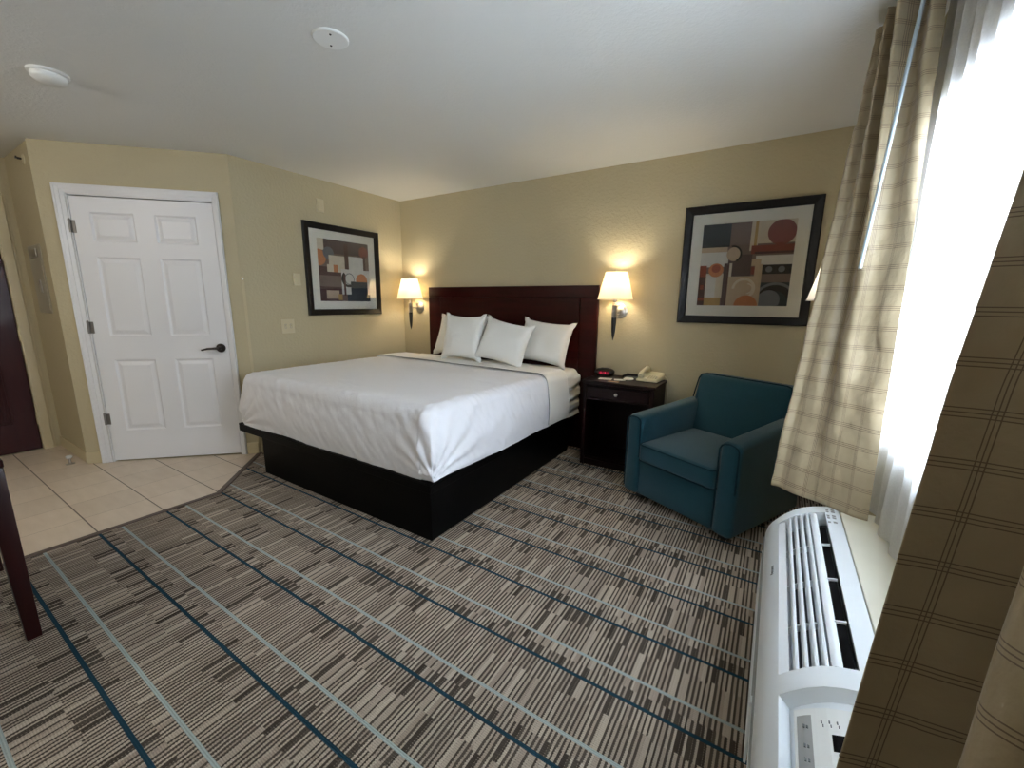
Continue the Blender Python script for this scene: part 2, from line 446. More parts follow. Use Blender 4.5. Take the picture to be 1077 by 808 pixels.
# angled closet wall, local frame: u along wall, w out to the room, z up
ux, uy = .70711, .70711
DW = Matrix(((ux, uy, 0, A[0]), (uy, -ux, 0, A[1]), (0, 0, 1, 0), (0, 0, 0, 1)))   # (u, w, z) -> world ; w = (.707,-.707)
LW = (Vector(B) - Vector(A)).length
def dbox(bm, u0, u1, w0, w1, z0, z1, bev=0., mi=0): box(bm, u0, u1, w0, w1, z0, z1, bev, 2, mi, DW)
U0, U1, ZT = .176, 1.136, 2.09      # niche
def f(bm):
    dbox(bm, 0, U0, -.12, 0, -.06, H); dbox(bm, U1, LW, -.12, 0, -.06, H)
    dbox(bm, U0, U1, -.12, 0, ZT, H); dbox(bm, U0, U1, -.12, -.06, -.06, ZT); dbox(bm, U0, U1, -.06, 0, -.06, -.001)
struct(one('wall_closet', M['wall'], f), 'angled tan wall holding the white door', 'wall')
# casing with a stepped profile
def f(bm):
    for (w, t, a) in ((.072, .012, 0), (.05, .019, .004), (.02, .023, .048)):
        pass
    def cas(u0, u1, z0, z1, t): dbox(bm, u0, u1, 0, t, z0, z1, .003)
    zt = 2.155
    # left
    cas(.107, .176, 0, zt, .011); cas(.110, .150, 0, zt - .003, .018); cas(.110, .126, 0, zt - .003, .023)
    cas(1.136, 1.178, 0, zt, .011); cas(1.150, 1.175, 0, zt - .003, .018); cas(1.162, 1.175, 0, zt - .003, .023)
    cas(.176, 1.136, ZT, zt, .011); cas(.15, 1.15, ZT + .022, zt - .003, .0175); cas(.126, 1.162, ZT + .045, zt - .003, .0225)
    # stops inside the niche
    dbox(bm, U0, U0 + .008, -.058, 0, 0, ZT, 0); dbox(bm, U1 - .008, U1, -.058, 0, 0, ZT, 0); dbox(bm, U0, U1, -.058, 0, ZT - .008, ZT, 0)
struct(one('trim_2', M['white'], f, smooth=30), 'white casing around the closet door', 'door casing')

door = empty('door_1', (A[0] + ux * (U0 + .012), A[1] + uy * (U0 + .012), .012), 0)
door.matrix_world = Matrix.Translation((A[0] + ux * (U0 + .012), A[1] + uy * (U0 + .012), .012)) @ Matrix(((ux, uy, 0, 0), (uy, -ux, 0, 0), (0, 0, 1, 0), (0, 0, 0, 1))) @ Matrix.Scale(1, 4)
# use a proper rotation instead of the mirrored frame: x = u, y = -w
door.matrix_world = Matrix.Translation((A[0] + ux * (U0 + .012), A[1] + uy * (U0 + .012), .012)) @ Matrix.Rotation(R(45), 4, 'Z')
struct(door, 'white six-panel closet door, closed', 'door')
DWd, DHt = .936, 2.062
def f(bm):
    fy, bk = .004, .040             # front face at y=.004 (recessed), y grows into the wall
    us = [.113, .397, .530, .812]   # panel edges
    rows = [(.253, .838), (1.028, 1.630), (1.742, 1.954)]
    # back slab
    box(bm, 0, DWd, fy + .011, bk, 0, DHt)
    # stiles and rails
    for a, b in ((0, us[0]), (us[1], us[2]), (us[3], DWd)): box(bm, a, b, fy, fy + .012, 0, DHt)
    zz = [0] + [z for r in rows for z in r] + [DHt]
    for a, b in ((us[0], us[1]), (us[2], us[3])):
        for k in range(0, 8, 2): box(bm, a, b, fy, fy + .012, zz[k], zz[k + 1])
        for (z0, z1) in rows:
            # sloped moulding down to the field, then the raised centre
            def ring(i0, d0, i1, d1):
                q = lambda i, d: [bm.verts.new(p) for p in ((a + i, d, z0 + i), (b - i, d, z0 + i), (b - i, d, z1 - i), (a + i, d, z1 - i))]
                p, r_ = q(i0, d0), q(i1, d1)
                for k in range(4): bm.faces.new((p[k], p[(k + 1) % 4], r_[(k + 1) % 4], r_[k]))
                return r_
            ring(0, fy, .012, fy + .0105); ring(.012, fy + .0105, .02, fy + .0105); r_ = ring(.02, fy + .0105, .045, fy + .003)
            bm.faces.new(r_)
one('leaf', M['white'], f, door)
def f(bm):
    lathe(bm, [(.034, -.002), (.036, .004), (.034, .012), (.014, .014), (.013, .045), (.0, .046)], (.878, .004, .925), 28, 'Y')
bm = bmesh.new()
lathe(bm, [(.035, .0), (.036, -.006), (.032, -.012), (.015, -.014), (.014, -.048), (.004, -.05)], (.880, .004, .925), 28, 'Y')
tube(bm, [(.880, -.042, .925), (.85, -.045, .926), (.80, -.044, .923), (.752, -.042, .912)], [.011, .010, .009, .007], 10)
h = link('door_handle', bm, M['darkmetal'], door); smooth_by_angle(h, 40); tag(h, 'dark metal lever handle')
for z in (1.845, 1.095, .355):
    def f(bm, z=z):
        lathe(bm, [(.008, z - .045), (.008, z + .045)], (-.010, -.010, 0), 12, 'Z')
        box(bm, -.012, .018, -.0005, .0045, z - .045, z + .045)
        lathe(bm, [(.009, z + .046), (.004, z + .056)], (-.010, -.010, 0), 12, 'Z')
    one('hinge', M['hinge'], f, door, 40)

# baseboards
bb = M['base']
def f(bm):
    dbox(bm, 0, .106, 0, .012, 0, .10, .003)
    dbox(bm, 1.179, LW - .002, 0, .012, 0, .10, .003)
struct(one('baseboard_closet', bb, f), 'tan baseboard beside the closet door', 'baseboard')
struct(one('baseboard_recess', bb, lambda bm: box(bm, XL + .014, -.905, -2.673, -2.66, 0, .095, .003)), 'tan baseboard under the metal panel', 'baseboard')
struct(one('baseboard_left', bb, lambda bm: box(bm, 0, .012, -1.755, -.013, 0, .10, .003)), 'tan baseboard behind the bed', 'baseboard')
struct(one('baseboard_back', M['cove'], lambda bm: box(bm, .0, WX - .02, -.012, 0, 0, .11, .003)), 'dark base strip under the headboard wall', 'baseboard')

# entry door
def f(bm):
    x = XL
    box(bm, x, x + .018, -2.775, -2.715, 0, 2.15, .003); box(bm, x, x + .018, -3.80, -3.74, 0, 2.15, .003); box(bm, x, x + .018, -3.74, -2.775, 2.09, 2.15, .003)
    box(bm, x - .07, x + .004, -2.779, -2.7752, 0, 2.09); box(bm, x, x + .006, -2.7149, -2.70, 0, 2.16, .001)
struct(one('trim_3', bb, f), 'tan frame around the dark entry door', 'door frame')
d2 = empty('door_2', (XL, -3.735, .008)); struct(d2, 'dark reddish-brown entry door, closed', 'door')
def f(bm):
    box(bm, -.05, -.012, 0, .952, 0, 2.075, .002)
    for (y0, y1) in ((.13, .43), (.52, .82)):
        for (z0, z1) in ((.25, .95), (1.1, 1.85)):
            for (i, d) in ((0, -.004), (.02, -.008)):
                for (a, b, c, e) in ((y0 + i, y1 - i, z0 + i, z0 + i + .012), (y0 + i, y1 - i, z1 - i - .012, z1 - i), (y0 + i, y0 + i + .012, z0 + i + .012, z1 - i - .012), (y1 - i - .012, y1 - i, z0 + i + .012, z1 - i - .012)):
                    box(bm, -.0119, d, a, b, c, e, .002)
            box(bm, -.0119, -.007, y0 + .05, y1 - .05, z0 + .05, z1 - .05, .003)
one('leaf', M['entry'], f, d2)
for z in (.27, 1.01, 1.67):
    one('hinge', bb, lambda bm, z=z: lathe(bm, [(.009, z - .05), (.009, z + .05)], (.004, .957, 0), 12, 'Z'), d2, 40)
def f(bm):
    lathe(bm, [(.034, -.012), (.034, 0), (.014, .004), (.014, .05)], (0, .07, .98), 24, 'X'); tube(bm, [(.045, .07, .98), (.047, .12, .98), (.045, .19, .975)], .01, 10)
one('door_handle', M['metal'], f, d2, 40)

# floor door stop
ds = empty('door_stop', (-1.007, -2.752, 0)); tag(ds, 'small dome-topped metal door stop on the tile floor', 'door stop')
one('post', M['metal'], lambda bm: lathe(bm, [(.028, 0), (.028, .004), (.009, .008), (.008, .05)], (0, 0, 0), 24), ds, 40)
one('cap', M['whiteplastic'], lambda bm: lathe(bm, [(.018, .05), (.021, .056), (.021, .066), (.014, .072), (.0005, .073)], (0, 0, 0), 24), ds, 40)

# metal panel in the recess
ep = empty('metal_wall_panel', (-1.30, -2.66, 1.21)); tag(ep, 'grey metal panel set in the narrow wall by the entry door', 'wall panel')
one('panel_frame', M['steel'], lambda bm: box(bm, -.19, .19, -.006, 0, 0, .53, .003), ep)
one('panel_door', M['steel'], lambda bm: (box(bm, -.165, .165, -.010, -.0061, .025, .42, .002)), ep)
one('latch', M['metal'], lambda bm: (box(bm, -.1, .10, -.018, -.0101, .435, .50, .004), box(bm, .03, .07, -.020, -.0101, .16, .26, .004)), ep)

# sprinkler head on the recess wall
sp_ = empty('sprinkler_head', (-1.09, -2.66, 2.335)); tag(sp_, 'small sidewall sprinkler head near the ceiling in the entry corner', 'sprinkler')
one('escutcheon', M['plate'], lambda bm: lathe(bm, [(.034, 0), (.032, -.006), (.014, -.010), (.010, -.012)], (0, 0, 0), 24, 'Y'), sp_, 40)
one('deflector', M['darkmetal'], lambda bm: (lathe(bm, [(.008, -.012), (.008, -.035), (.004, -.036)], (0, 0, 0), 12, 'Y'), box(bm, -.016, .016, -.044, -.037, -.003, .012, .001)), sp_, 40)

# ceiling discs
sm = empty('smoke_detector', (.525, -2.815, H)); tag(sm, 'round white smoke detector on the ceiling, over the tiled corner', 'smoke detector')
one('mounting_ring', M['whiteplastic'], lambda bm: lathe(bm, [(.078, 0), (.078, -.010), (.072, -.012)], (0, 0, 0), 36), sm, 40)
one('cover', M['whiteplastic'], lambda bm: lathe(bm, [(.066, -.012), (.068, -.020), (.067, -.030), (.058, -.040), (.03, -.046), (.001, -.047)], (0, 0, 0), 36), sm, 40)
cp = empty('ceiling_cover_plate', (1.998, -2.252, H)); tag(cp, 'flat round white blank plate with two screws on the ceiling', 'cover plate')
one('plate', M['whiteplastic'], lambda bm: lathe(bm, [(.074, 0), (.074, -.004), (.070, -.008), (.001, -.009)], (0, 0, 0), 40), cp, 30)
for s in (-1, 1):
    one('screw', M['darkmetal'], lambda bm, s=s: lathe(bm, [(.005, -.0085), (.004, -.011), (.001, -.0115)], (.042 * s * -.8, .042 * s * -.6 * -1, 0), 12), cp)

# left wall plates
def wallplate(name, label, cat, y, z, w, h, d=.007):
    e = empty(name, (0, y, z)); tag(e, label, cat)
    one('cover', M['plate'], lambda bm: box(bm, 0, d, -w / 2, w / 2, -h / 2, h / 2, .003), e)
    return e
e = wallplate('light_switch', 'two-toggle ivory light switch on the left wall above the bed corner', 'light switch', -1.412, 1.103, .118, .125)
for s in (-1, 1):
    one('toggle', M['plate'], lambda bm, s=s: (box(bm, .007, .008, s * .024 - .007, s * .024 + .007, -.016, .016), box(bm, .008, .02, s * .024 - .0045, s * .024 + .0045, -.002, .012, .0015)), e)
    one('slot', M['acgrey'], lambda bm, s=s: box(bm, .0069, .0079, s * .024 - .0095, s * .024 + .0095, -.019, .019), e)
e = wallplate('thermostat', 'small plain ivory box on the wall left of the square picture', 'wall control', -1.298, 1.52, .062, .105, .022)
one('dial', M['plate'], lambda bm: box(bm, .022, .027, -.02, .02, -.045, -.03, .001), e)
e = wallplate('wall_chime', 'ivory box high on the wall above the left picture', 'wall chime', -1.008, 2.208, .075, .115, .016)
one('grille', M['plate'], lambda bm: (box(bm, .016, .020, -.022, .022, -.02, .03, .004), box(bm, .016, .018, -.02, .02, -.045, -.035, .001)), e)
cg = empty('corner_guard', (0, -1.755, .70)); tag(cg, 'thin clear plastic strip on the wall between closet door and bed', 'corner guard')
one('strip', M['base'], lambda bm: box(bm, 0, .004, -.012, .008, -.1, .82, .001), cg)
one('nail', M['whiteplastic'], lambda bm: lathe(bm, [(.006, .004), (.005, .008), (.001, .009)], (0, -.002, .80), 10, 'X'), cg)

# ------------------------------------------------------------------ pictures
PC = {k: pm('art_' + k, c, .8, var=.12, vscale=18) for k, c in dict(
    taupe=(120, 98, 88), brown=(84, 52, 46), rust=(142, 66, 44), orange=(190, 120, 74), cream=(204, 190, 166), sand=(186, 162, 134),
    slate=(42, 52, 58), grey=(112, 112, 116), white=(206, 202, 192), black=(30, 26, 28), gold=(176, 142, 84), brick=(132, 66, 54), plum=(88, 68, 66)).items()}
def picture(name, label, origin, rz, shapes):
    """local: x right, z up, y = -out of wall; S = .855 square"""
    S, F, MT = .855, .057, .080
    e = empty(name, origin, rz); tag(e, label, 'picture')
    h = S / 2
    def f(bm):
        # mitred frame with a rounded-up outer lip
        prof = [(0, 0), (0, -.024), (.008, -.030), (.020, -.027), (.040, -.022), (.052, -.020), (F, -.014), (F, 0)]
        rings = []
        for i, d in prof:
            rings.append([bm.verts.new(p) for p in ((-h + i, d, -h + i), (h - i, d, -h + i), (h - i, d, h - i), (-h + i, d, h - i))])
        for a, b in zip(rings, rings[1:]):
            for k in range(4): bm.faces.new((a[k], a[(k + 1) % 4], b[(k + 1) % 4], b[k]))
    one('frame', M['frameblk'], f, e)
    q = h - F + .003
    def f(bm):
        a = q; b = q - MT
        o_ = [bm.verts.new(p) for p in ((-a, -.008, -a), (a, -.008, -a), (a, -.008, a), (-a, -.008, a))]
        i_ = [bm.verts.new(p) for p in ((-b, -.008, -b), (b, -.008, -b), (b, -.008, b), (-b, -.008, b))]
        j_ = [bm.verts.new(p) for p in ((-b, -.006, -b), (b, -.006, -b), (b, -.006, b), (-b, -.006, b))]
        for k in range(4):
            bm.faces.new((o_[k], o_[(k + 1) % 4], i_[(k + 1) % 4], i_[k])); bm.faces.new((i_[k], i_[(k + 1) % 4], j_[(k + 1) % 4], j_[k]))
    one('picture_mat', M['mat_'], f, e)
    b = q - MT
    names = list(PC)
    bm = bmesh.new()
    W2 = 2 * b
    y = -.0050
    def P(u, v): return (-b + u * W2, v * W2 - b)   # u from left, v from bottom, 0..1
    for sh in [('r', 'taupe', 0, 0, 1, 1)] + shapes:
        y -= .00003
        mi = names.index(sh[1])
        if sh[0] == 'r':
            _, _, a0, b0, a1, b1 = sh
            pts = [P(a0, b0), P(a1, b0), P(a1, b1), P(a0, b1)]
        elif sh[0] == 'c':
            _, _, cx, cy, rr = sh
            pts = [P(min(1, max(0, cx + rr * math.cos(t * PI / 18))), min(1, max(0, cy + rr * math.sin(t * PI / 18)))) for t in range(36)]
        else:      # arc band: cx cy r0 r1 a0 a1 (degrees)
            _, _, cx, cy, r0, r1, a0, a1 = sh
            n = 16
            for k in range(n):
                t0, t1 = R(a0 + (a1 - a0) * k / n), R(a0 + (a1 - a0) * (k + 1) / n)
                pts = [P(cx + r0 * math.cos(t0), cy + r0 * math.sin(t0)), P(cx + r1 * math.cos(t0), cy + r1 * math.sin(t0)), P(cx + r1 * math.cos(t1), cy + r1 * math.sin(t1)), P(cx + r0 * math.cos(t1), cy + r0 * math.sin(t1))]
                fc = bm.faces.new([bm.verts.new((x, y, z)) for x, z in pts]); fc.material_index = mi
            continue
        pp = []
        for t in pts:
            if not pp or (abs(t[0] - pp[-1][0]) + abs(t[1] - pp[-1][1])) > 1e-5: pp.append(t)
        fc = bm.faces.new([bm.verts.new((x, y, z)) for x, z in pp]); fc.material_index = mi
    # a backing so the print is not paper-thin
    fb = [bm.verts.new(p) for p in ((-b, -.0049, -b), (b, -.0049, -b), (b, -.0049, b), (-b, -.0049, b))]
    pr = link('print', bm, None, e, mats=[PC[n] for n in names])
    tag(pr, 'abstract print of earth-tone blocks and circles')
    one('backing', M['cove'], lambda bm: box(bm, -q, q, -.0045, -.001, -q, q), e)
    one('glazing', M['glass'], lambda bm: box(bm, -q, q, -.0115, -.0100, -q, q), e)
    return e
RA = [('r', 'slate', 0, .72, .32, 1), ('r', 'taupe', .32, .60, .54, 1), ('r', 'plum', .32, .36, .58, .62), ('r', 'sand', 0, .66, .30, .72), ('r', 'white', 0, .48, .32, .66),
      ('r', 'cream', .54, .66, .62, 1), ('r', 'gold', .58, .72, .61, 1), ('r', 'cream', .62, .74, 1, 1), ('c', 'brick', .86, .86, .145), ('r', 'brick', .56, .62, 1, .72), ('r', 'brown', .60, .62, 1, .645),
      ('r', 'white', .62, .48, 1, .60), ('r', 'sand', .58, .48, .68, .56), ('r', 'sand', .62, .28, .70, .5), ('r', 'brick', .58, .38, .62, .47), ('r', 'black', .70, .38, 1, .49), ('c', 'grey', .77, .435, .035), ('c', 'grey', .90, .435, .035),
      ('r', 'taupe', .70, .28, 1, .38), ('r', 'slate', .70, 0, 1, .28), ('a', 'black', .86, .05, .13, .20, 20, 150), ('a', 'grey', .86, .05, .20, .23, 20, 150), ('c', 'grey', .80, .07, .12),
      ('r', 'sand', .34, 0, .70, .36), ('a', 'cream', .52, .21, .10, .13, -80, 180), ('a', 'cream', .56, .21, .05, .065, -90, 90), ('c', 'orange', .56, .0, .13), ('r', 'cream', .34, .36, .37, .52),
      ('r', 'rust', 0, .36, .08, .50), ('r', 'brown', 0, 0, .08, .36), ('r', 'rust', .02, .2, .06, .26), ('r', 'rust', 0, .06, .08, .10), ('r', 'cream', .08, .1, .28, .40), ('r', 'white', .09, .1, .20, .38), ('r', 'gold', .08, 0, .27, .1), ('c', 'orange', .19, .44, .085), ('c', 'rust', .19, .46, .05),
      ('r', 'plum', .28, 0, .32, .52), ('r', 'brown', .32, 0, .335, .5), ('c', 'sand', .38, .63, .085), ('a', 'black', .36, .63, .085, .105, -60, 100)]
LA = [('r', 'cream', 0, .82, .12, 1), ('r', 'plum', .12, .78, 1, 1), ('r', 'brown', .5, .52, .58, .95), ('c', 'orange', .02, .70, .13), ('c', 'grey', .20, .78, .10),
      ('r', 'cream', .2, .50, .50, .75), ('r', 'white', .58, .50, .88, .76), ('c', 'brick', .90, .85, .10), ('r', 'brown', .88, .48, .93, .78),
      ('r', 'brown', 0, .42, .42, .56), ('r', 'cream', .16, .48, .42, .6), ('r', 'orange', .28, .48, .36, .6), ('r', 'taupe', 0, .24, .42, .42), ('r', 'brown', 0, 0, .44, .24), ('r', 'sand', .12, .04, .36, .18), ('r', 'gold', .34, .02, .42, .12),
      ('r', 'white', .42, .10, 1, .54), ('a', 'black', .56, .38, .10, .14, 130, 290), ('c', 'white', .58, .38, .09), ('a', 'grey', .58, .38, .085, .1, -180, 180), ('c', 'orange', .83, .36, .12), ('r', 'slate', .60, .12, .95, .34), ('r', 'taupe', .42, .0, .62, .12), ('r', 'slate', .52, 0, 1, .12), ('r', 'brown', .46, .1, .5, .45)]
picture('framed_picture', 'square black-framed abstract print hanging over the teal armchair', (3.502, 0, 1.624), 0, RA)
picture('framed_picture', 'square black-framed abstract print on the left wall by the bed', (0, -.778, 1.622), R(90), LA)

# ------------------------------------------------------------------ wall lamps
def wall_lamp(loc, rz, label, on, power=None, colour=(1., .89, .69)):
    """local: wall at y=0, lamp comes out towards -y; plate centre z=0"""
    e = empty('wall_lamp', loc, rz); tag(e, label, 'wall lamp', 'white-shaded wall lamps')
    D = -.150
    one('backplate', M['metal'], lambda bm: lathe(bm, [(.062, 0), (.062, -.008), (.050, -.014), (.044, -.012), (.030, -.020), (.012, -.024), (.001, -.025)], (0, 0, 0), 36, 'Y'), e, 40)
    one('arm', M['metal'], lambda bm: (tube(bm, [(0, -.02, 0), (0, D, 0)], .007, 12), tube(bm, [(0, -.02, -.022), (0, -.05, -.026), (0, -.06, -.02)], .004, 8), box(bm, -.018, .018, D - .020, D + .02, -.012, .012, .004)), e, 40)
    one('stem', M['metal'], lambda bm: lathe(bm, [(.020, -.050), (.021, -.048), (.020, .045), (.024, .05), (.012, .056), (.009, .075), (.016, .08), (.017, .115), (.004, .12)], (0, D, 0), 24), e, 40)
    one('tail', M['blackp'], lambda bm: lathe(bm, [(.0195, -.05), (.020, -.08), (.017, -.15), (.010, -.205), (.004, -.228), (.004, -.236), (.001, -.238)], (0, D, 0), 24), e, 40)
    def f(bm):
        zb, zt, rb, rt = .096, .316, .142, .087
        lathe(bm, [(rb, zb), (rb * .5 + rt * .5, (zb + zt) / 2), (rt, zt), (rt - .0025, zt), (rb * .5 + rt * .5 - .0025, (zb + zt) / 2), (rb - .0025, zb), (rb, zb)], (0, D, 0), 48, close=False)
    sh = one('lamp_shade', M['shade'], f, e, 60)
    def f(bm):
        for k in range(3):
            a = k * 2 * PI / 3 + .4
            tube(bm, [(0, D, .300), (.086 * math.cos(a), D + .086 * math.sin(a), .312)], .0015, 5)
        lathe(bm, [(.006, .296), (.008, .304), (.007, .318), (.003, .33), (.001, .336)], (0, D, 0), 14)
    one('finial', M['metal'], f, e, 50)
    for z, r in ((.098, .1425), (.314, .0875)):
        one('shade_ring', M['metal'], lambda bm: tube(bm, [(r * math.cos(t * PI / 24), D + r * math.sin(t * PI / 24), z) for t in range(48)], .0018, 6, closed=True), sh, 50)
    one('bulb', M['bulbfill'] if power else M['bulb'] if on else M['bulboff'], lambda bm: lathe(bm, [(.012, .115), (.014, .13), (.024, .16), (.029, .185), (.026, .21), (.014, .228), (.001, .233)], (0, D, 0), 20), e, 60)
    if on:
        ld = bpy.data.lights.new('lamp_glow', 'POINT'); ld.energy = power or LAMP; ld.color = colour; ld.shadow_soft_size = .032
        lo = bpy.data.objects.new('lamp_glow', ld); COL.objects.link(lo); lo.parent = e; lo.location = (0, D, .248)
    return e
LAMP = 7.0
wall_lamp((2.606, 0, 1.272), 0, 'lit wall lamp with white shade between headboard and nightstand phone', True)
wall_lamp((.262, 0, 1.266), 0, 'lit wall lamp with white shade in the corner left of the headboard', True)
wall_lamp((WX, -.60, 1.268), R(-90), 'wall lamp by the window, its white shade peeking out from behind the far curtain', True, 1.6, (.94, .95, 1.))  # weak cool bulb added inside so the shade looks white

# ------------------------------------------------------------------ headboard
hb = empty('headboard', (1.437, 0, 0)); tag(hb, 'wide dark mahogany headboard behind the bed', 'headboard')
one('panel', M['mahog'], lambda bm: box(bm, -.985, .985, -.046, -.013, 0, 1.49, .004), hb)
def f(bm):
    X, Z = .985, 1.49
    a = .16; w = .0025
    # raised fields separated by narrow grooves
    box(bm, -X, X, -.056, -.0461, Z - .105, Z, .004)
    box(bm, -X, -X + a, -.056, -.0461, .0, Z - .109, .004); box(bm, X - a, X, -.056, -.0461, .0, Z - .109, .004)
    box(bm, -X + a + .004, X - a - .004, -.056, -.0461, .0, Z - .109, .004)
one('veneer', M['mahog'], f, hb)

# ------------------------------------------------------------------ bed
bed = empty('platform_bed', (1.22, -1.05, 0)); tag(bed, 'low black box bed frame with overhanging platform', 'bed base')
BX, BY = 1.22, -1.05
def wb(bm, x0, x1, y0, y1, z0, z1, b=0., s=2): box(bm, x0 - BX, x1 - BX, y0 - BY, y1 - BY, z0, z1, b, s)
one('plinth', M['black'], lambda bm: (wb(bm, .48, 2.236, -1.972, -.16, 0, .295, .004)), bed)
one('platform', M['black'], lambda bm: (wb(bm, .175, 2.252, -1.99, -.07, .296, .342, .004), wb(bm, .175, .20, -1.99, -.07, .342, .36, .003), wb(bm, .20, 2.252, -1.992, -1.972, .342, .354, .003)), bed)

def xr(y): return 2.25 + .05 * (y + 1.97) / 1.9
XLB = .235
def drape(x0, x1f, y0, y1, ztop, zhem, r, nx, ny, side_n, left=True, right=True, foot=True, disp=None, bulge=.018, sharp=True):
    """sheet over a box: x0..x1f(y), foot at y0, head end at y1. Returns bmesh"""
    bm = bmesh.new()
    arc = PI / 2 * r; drop = ztop - zhem - r
    tot = arc + drop
    A_ = [-tot + tot * i / side_n for i in range(side_n)] if left else []
    A_ += [None] * (nx + 1)
    A_ += [tot * (i + 1) / side_n for i in range(side_n)] if right else []
    B_ = ([-tot + tot * i / side_n for i in range(side_n)] if foot else []) + [None] * (ny + 1)
    def fold(o):
        if o <= arc:
            a = o / r; return r * math.sin(a), r * (1 - math.cos(a))
        t = (o - arc) / max(drop, 1e-6)
        return r + bulge * math.sin(min(1, t) * PI) * .9, r + (o - arc)
    grid = []
    kx0 = side_n if left else 0; ky0 = side_n if foot else 0
    for j, b in enumerate(B_):
        row = []
        for i, a in enumerate(A_):
            tx = min(1, max(0, (i - kx0) / nx)); ty = min(1, max(0, (j - ky0) / ny))
            y = y0 + r + (y1 - y0 - r) * ty if foot else y0 + (y1 - y0) * ty
            xa = x0 + (r if left else 0); xb = x1f(y) - (r if right else 0)
            x = xa + (xb - xa) * tx
            ox = abs(a) if a is not None else 0; sx = (-1 if (a is not None and a < 0) else 1)
            oy = abs(b) if b is not None else 0
            o_ = max(ox, oy)
            if o_ > 0:
                hz, dn = fold(o_)
                if ox > 0 and oy > 0:
                    th = math.atan2(oy, ox); th = (th / (PI / 2)) * PI / 2
                    dx, dy = math.cos(th), math.sin(th)
                    if sharp:
                        k = min(1, max(0, (dn - r * .3) / .28)) * .75
                        m_ = max(dx, dy); qx, qy = dx / m_, dy / m_
                        dx, dy = dx * (1 - k) + qx * k, dy * (1 - k) + qy * k
                elif ox > 0: dx, dy = 1, 0
                else: dx, dy = 0, 1
                px, py, pz = x + sx * hz * dx, y - hz * dy, ztop - dn
                n = Vector((sx * dx, -dy, .0)) if o_ > arc * .8 else Vector((sx * dx * .7, -dy * .7, .7))
            else:
                px, py, pz = x, y, ztop; n = Vector((0, 0, 1))
            p = Vector((px, py, pz))
            if disp: p = p + n * disp(p, n, ox, oy)
            row.append(bm.verts.new(p))
        grid.append(row)
    for j in range(len(grid) - 1):
        for i in range(len(grid[0]) - 1):
            bm.faces.new((grid[j][i], grid[j][i + 1], grid[j + 1][i + 1], grid[j + 1][i]))
    return bm

def sheet_disp(p, n, ox, oy):
    d = .006 * noise.noise(p * 2.3) + .0026 * noise.noise(Vector((p.x * 9, p.y * 14, p.z * 7)))
    if n.z < .9: d += .0045 * noise.noise(Vector((p.x * 26 + p.z * 14, p.y * 26 + p.z * 12, p.z * 5)))
    if n.z > .9:
        d += .004 * noise.noise(Vector((p.x * 3, p.y * 7, 3)))
    cx, cy = 2.25, -1.97
    if ox > 0 or oy > 0:
        h = max(0, p.z - .34)
        # fan of folds gathering at the right foot corner
        if oy > 0 and p.x > 1.2:
            c = max(.0, cx - p.x); rr = math.hypot(c, h)
            ph = math.atan2(h, c + .02)
            fade = max(0, 1 - abs(rr - .20) / .26) * min(1, max(0, (ph - .35) * 2))
            d += .0085 * fade * (math.sin(ph * 17 + rr * 9 + 1.2 * noise.noise(p * 6)) - .25)
        if ox > 0 and p.x > 1.2:
            c = max(0, p.y - cy); rr = math.hypot(c, h); ph = math.atan2(h, c + .02)
            fade = max(0, 1 - rr / 1.3)
            d += .009 * fade * math.sin(ph * 17 + rr * 2 + 2 * noise.noise(p * 3))
            # long slanting folds running down towards the foot
            d += .006 * math.sin((p.y * 1.0 - p.z * .9) * 26 + 2.5 * noise.noise(p * 2)) * max(0, noise.noise(Vector((p.y * 2.2, p.z * 1.2, 5))) + .25)
        # fold fan at the left foot corner
        if oy > 0 and p.x < .9:
            c = max(0, p.x - .235); rr = math.hypot(c, h); ph = math.atan2(h, c + .02)
            fade = max(0, 1 - rr / .55)
            d += .011 * fade * math.sin(ph * 18 + rr * 6)
        if oy > 0:
            d += .0040 * math.sin((p.x * 1.1 + p.z * .7) * 44 + 3 * noise.noise(p * 2.5)) * max(0, noise.noise(Vector((p.x * 2.1, p.z * 2, 1))))
    return d

mt = empty('mattress', (0, 0, 0)); tag(mt, 'thick mattress in a wrinkled fitted sheet, showing at the head end', 'mattress')
def mdisp(p, n, ox, oy):
    d = .004 * noise.noise(p * 4)
    if ox > 0 and p.x > 1:
        k = max(0, min(1, (p.y + .55) / .35))
        zz = p.z - .10 * (p.y + .06) * 1.2
        d += k * (.014 * abs(math.sin((zz * 1.0) * 31 + 1.2 * noise.noise(Vector((p.y * 6, p.z * 3, 2))))) + .002 * math.sin(zz * 110) - .013)
    return d
bm = drape(XLB + .03, lambda y: xr(y) - .035 + .033 * max(0, min(1, (y + .6) / .35)), -1.925, -.068, .752, .345, .085, 60, 60, 44, disp=mdisp, bulge=.0)
o = link('fitted_sheet', bm, M['matt'], mt, smooth=True); tag(o, 'creased white fitted sheet')
# box closing the mattress at head and base
one('core', M['matt'], lambda bm: box(bm, XLB + .05, 2.24, -1.90, -.072, .345, .73, .02), mt)

bs = empty('bed_sheet', (0, 0, 0)); tag(bs, 'smooth white top sheet covering the bed and hanging to the platform', 'bed sheet')
bm = drape(XLB, xr, -1.975, -.62, .775, .345, .085, 150, 110, 46, disp=sheet_disp)
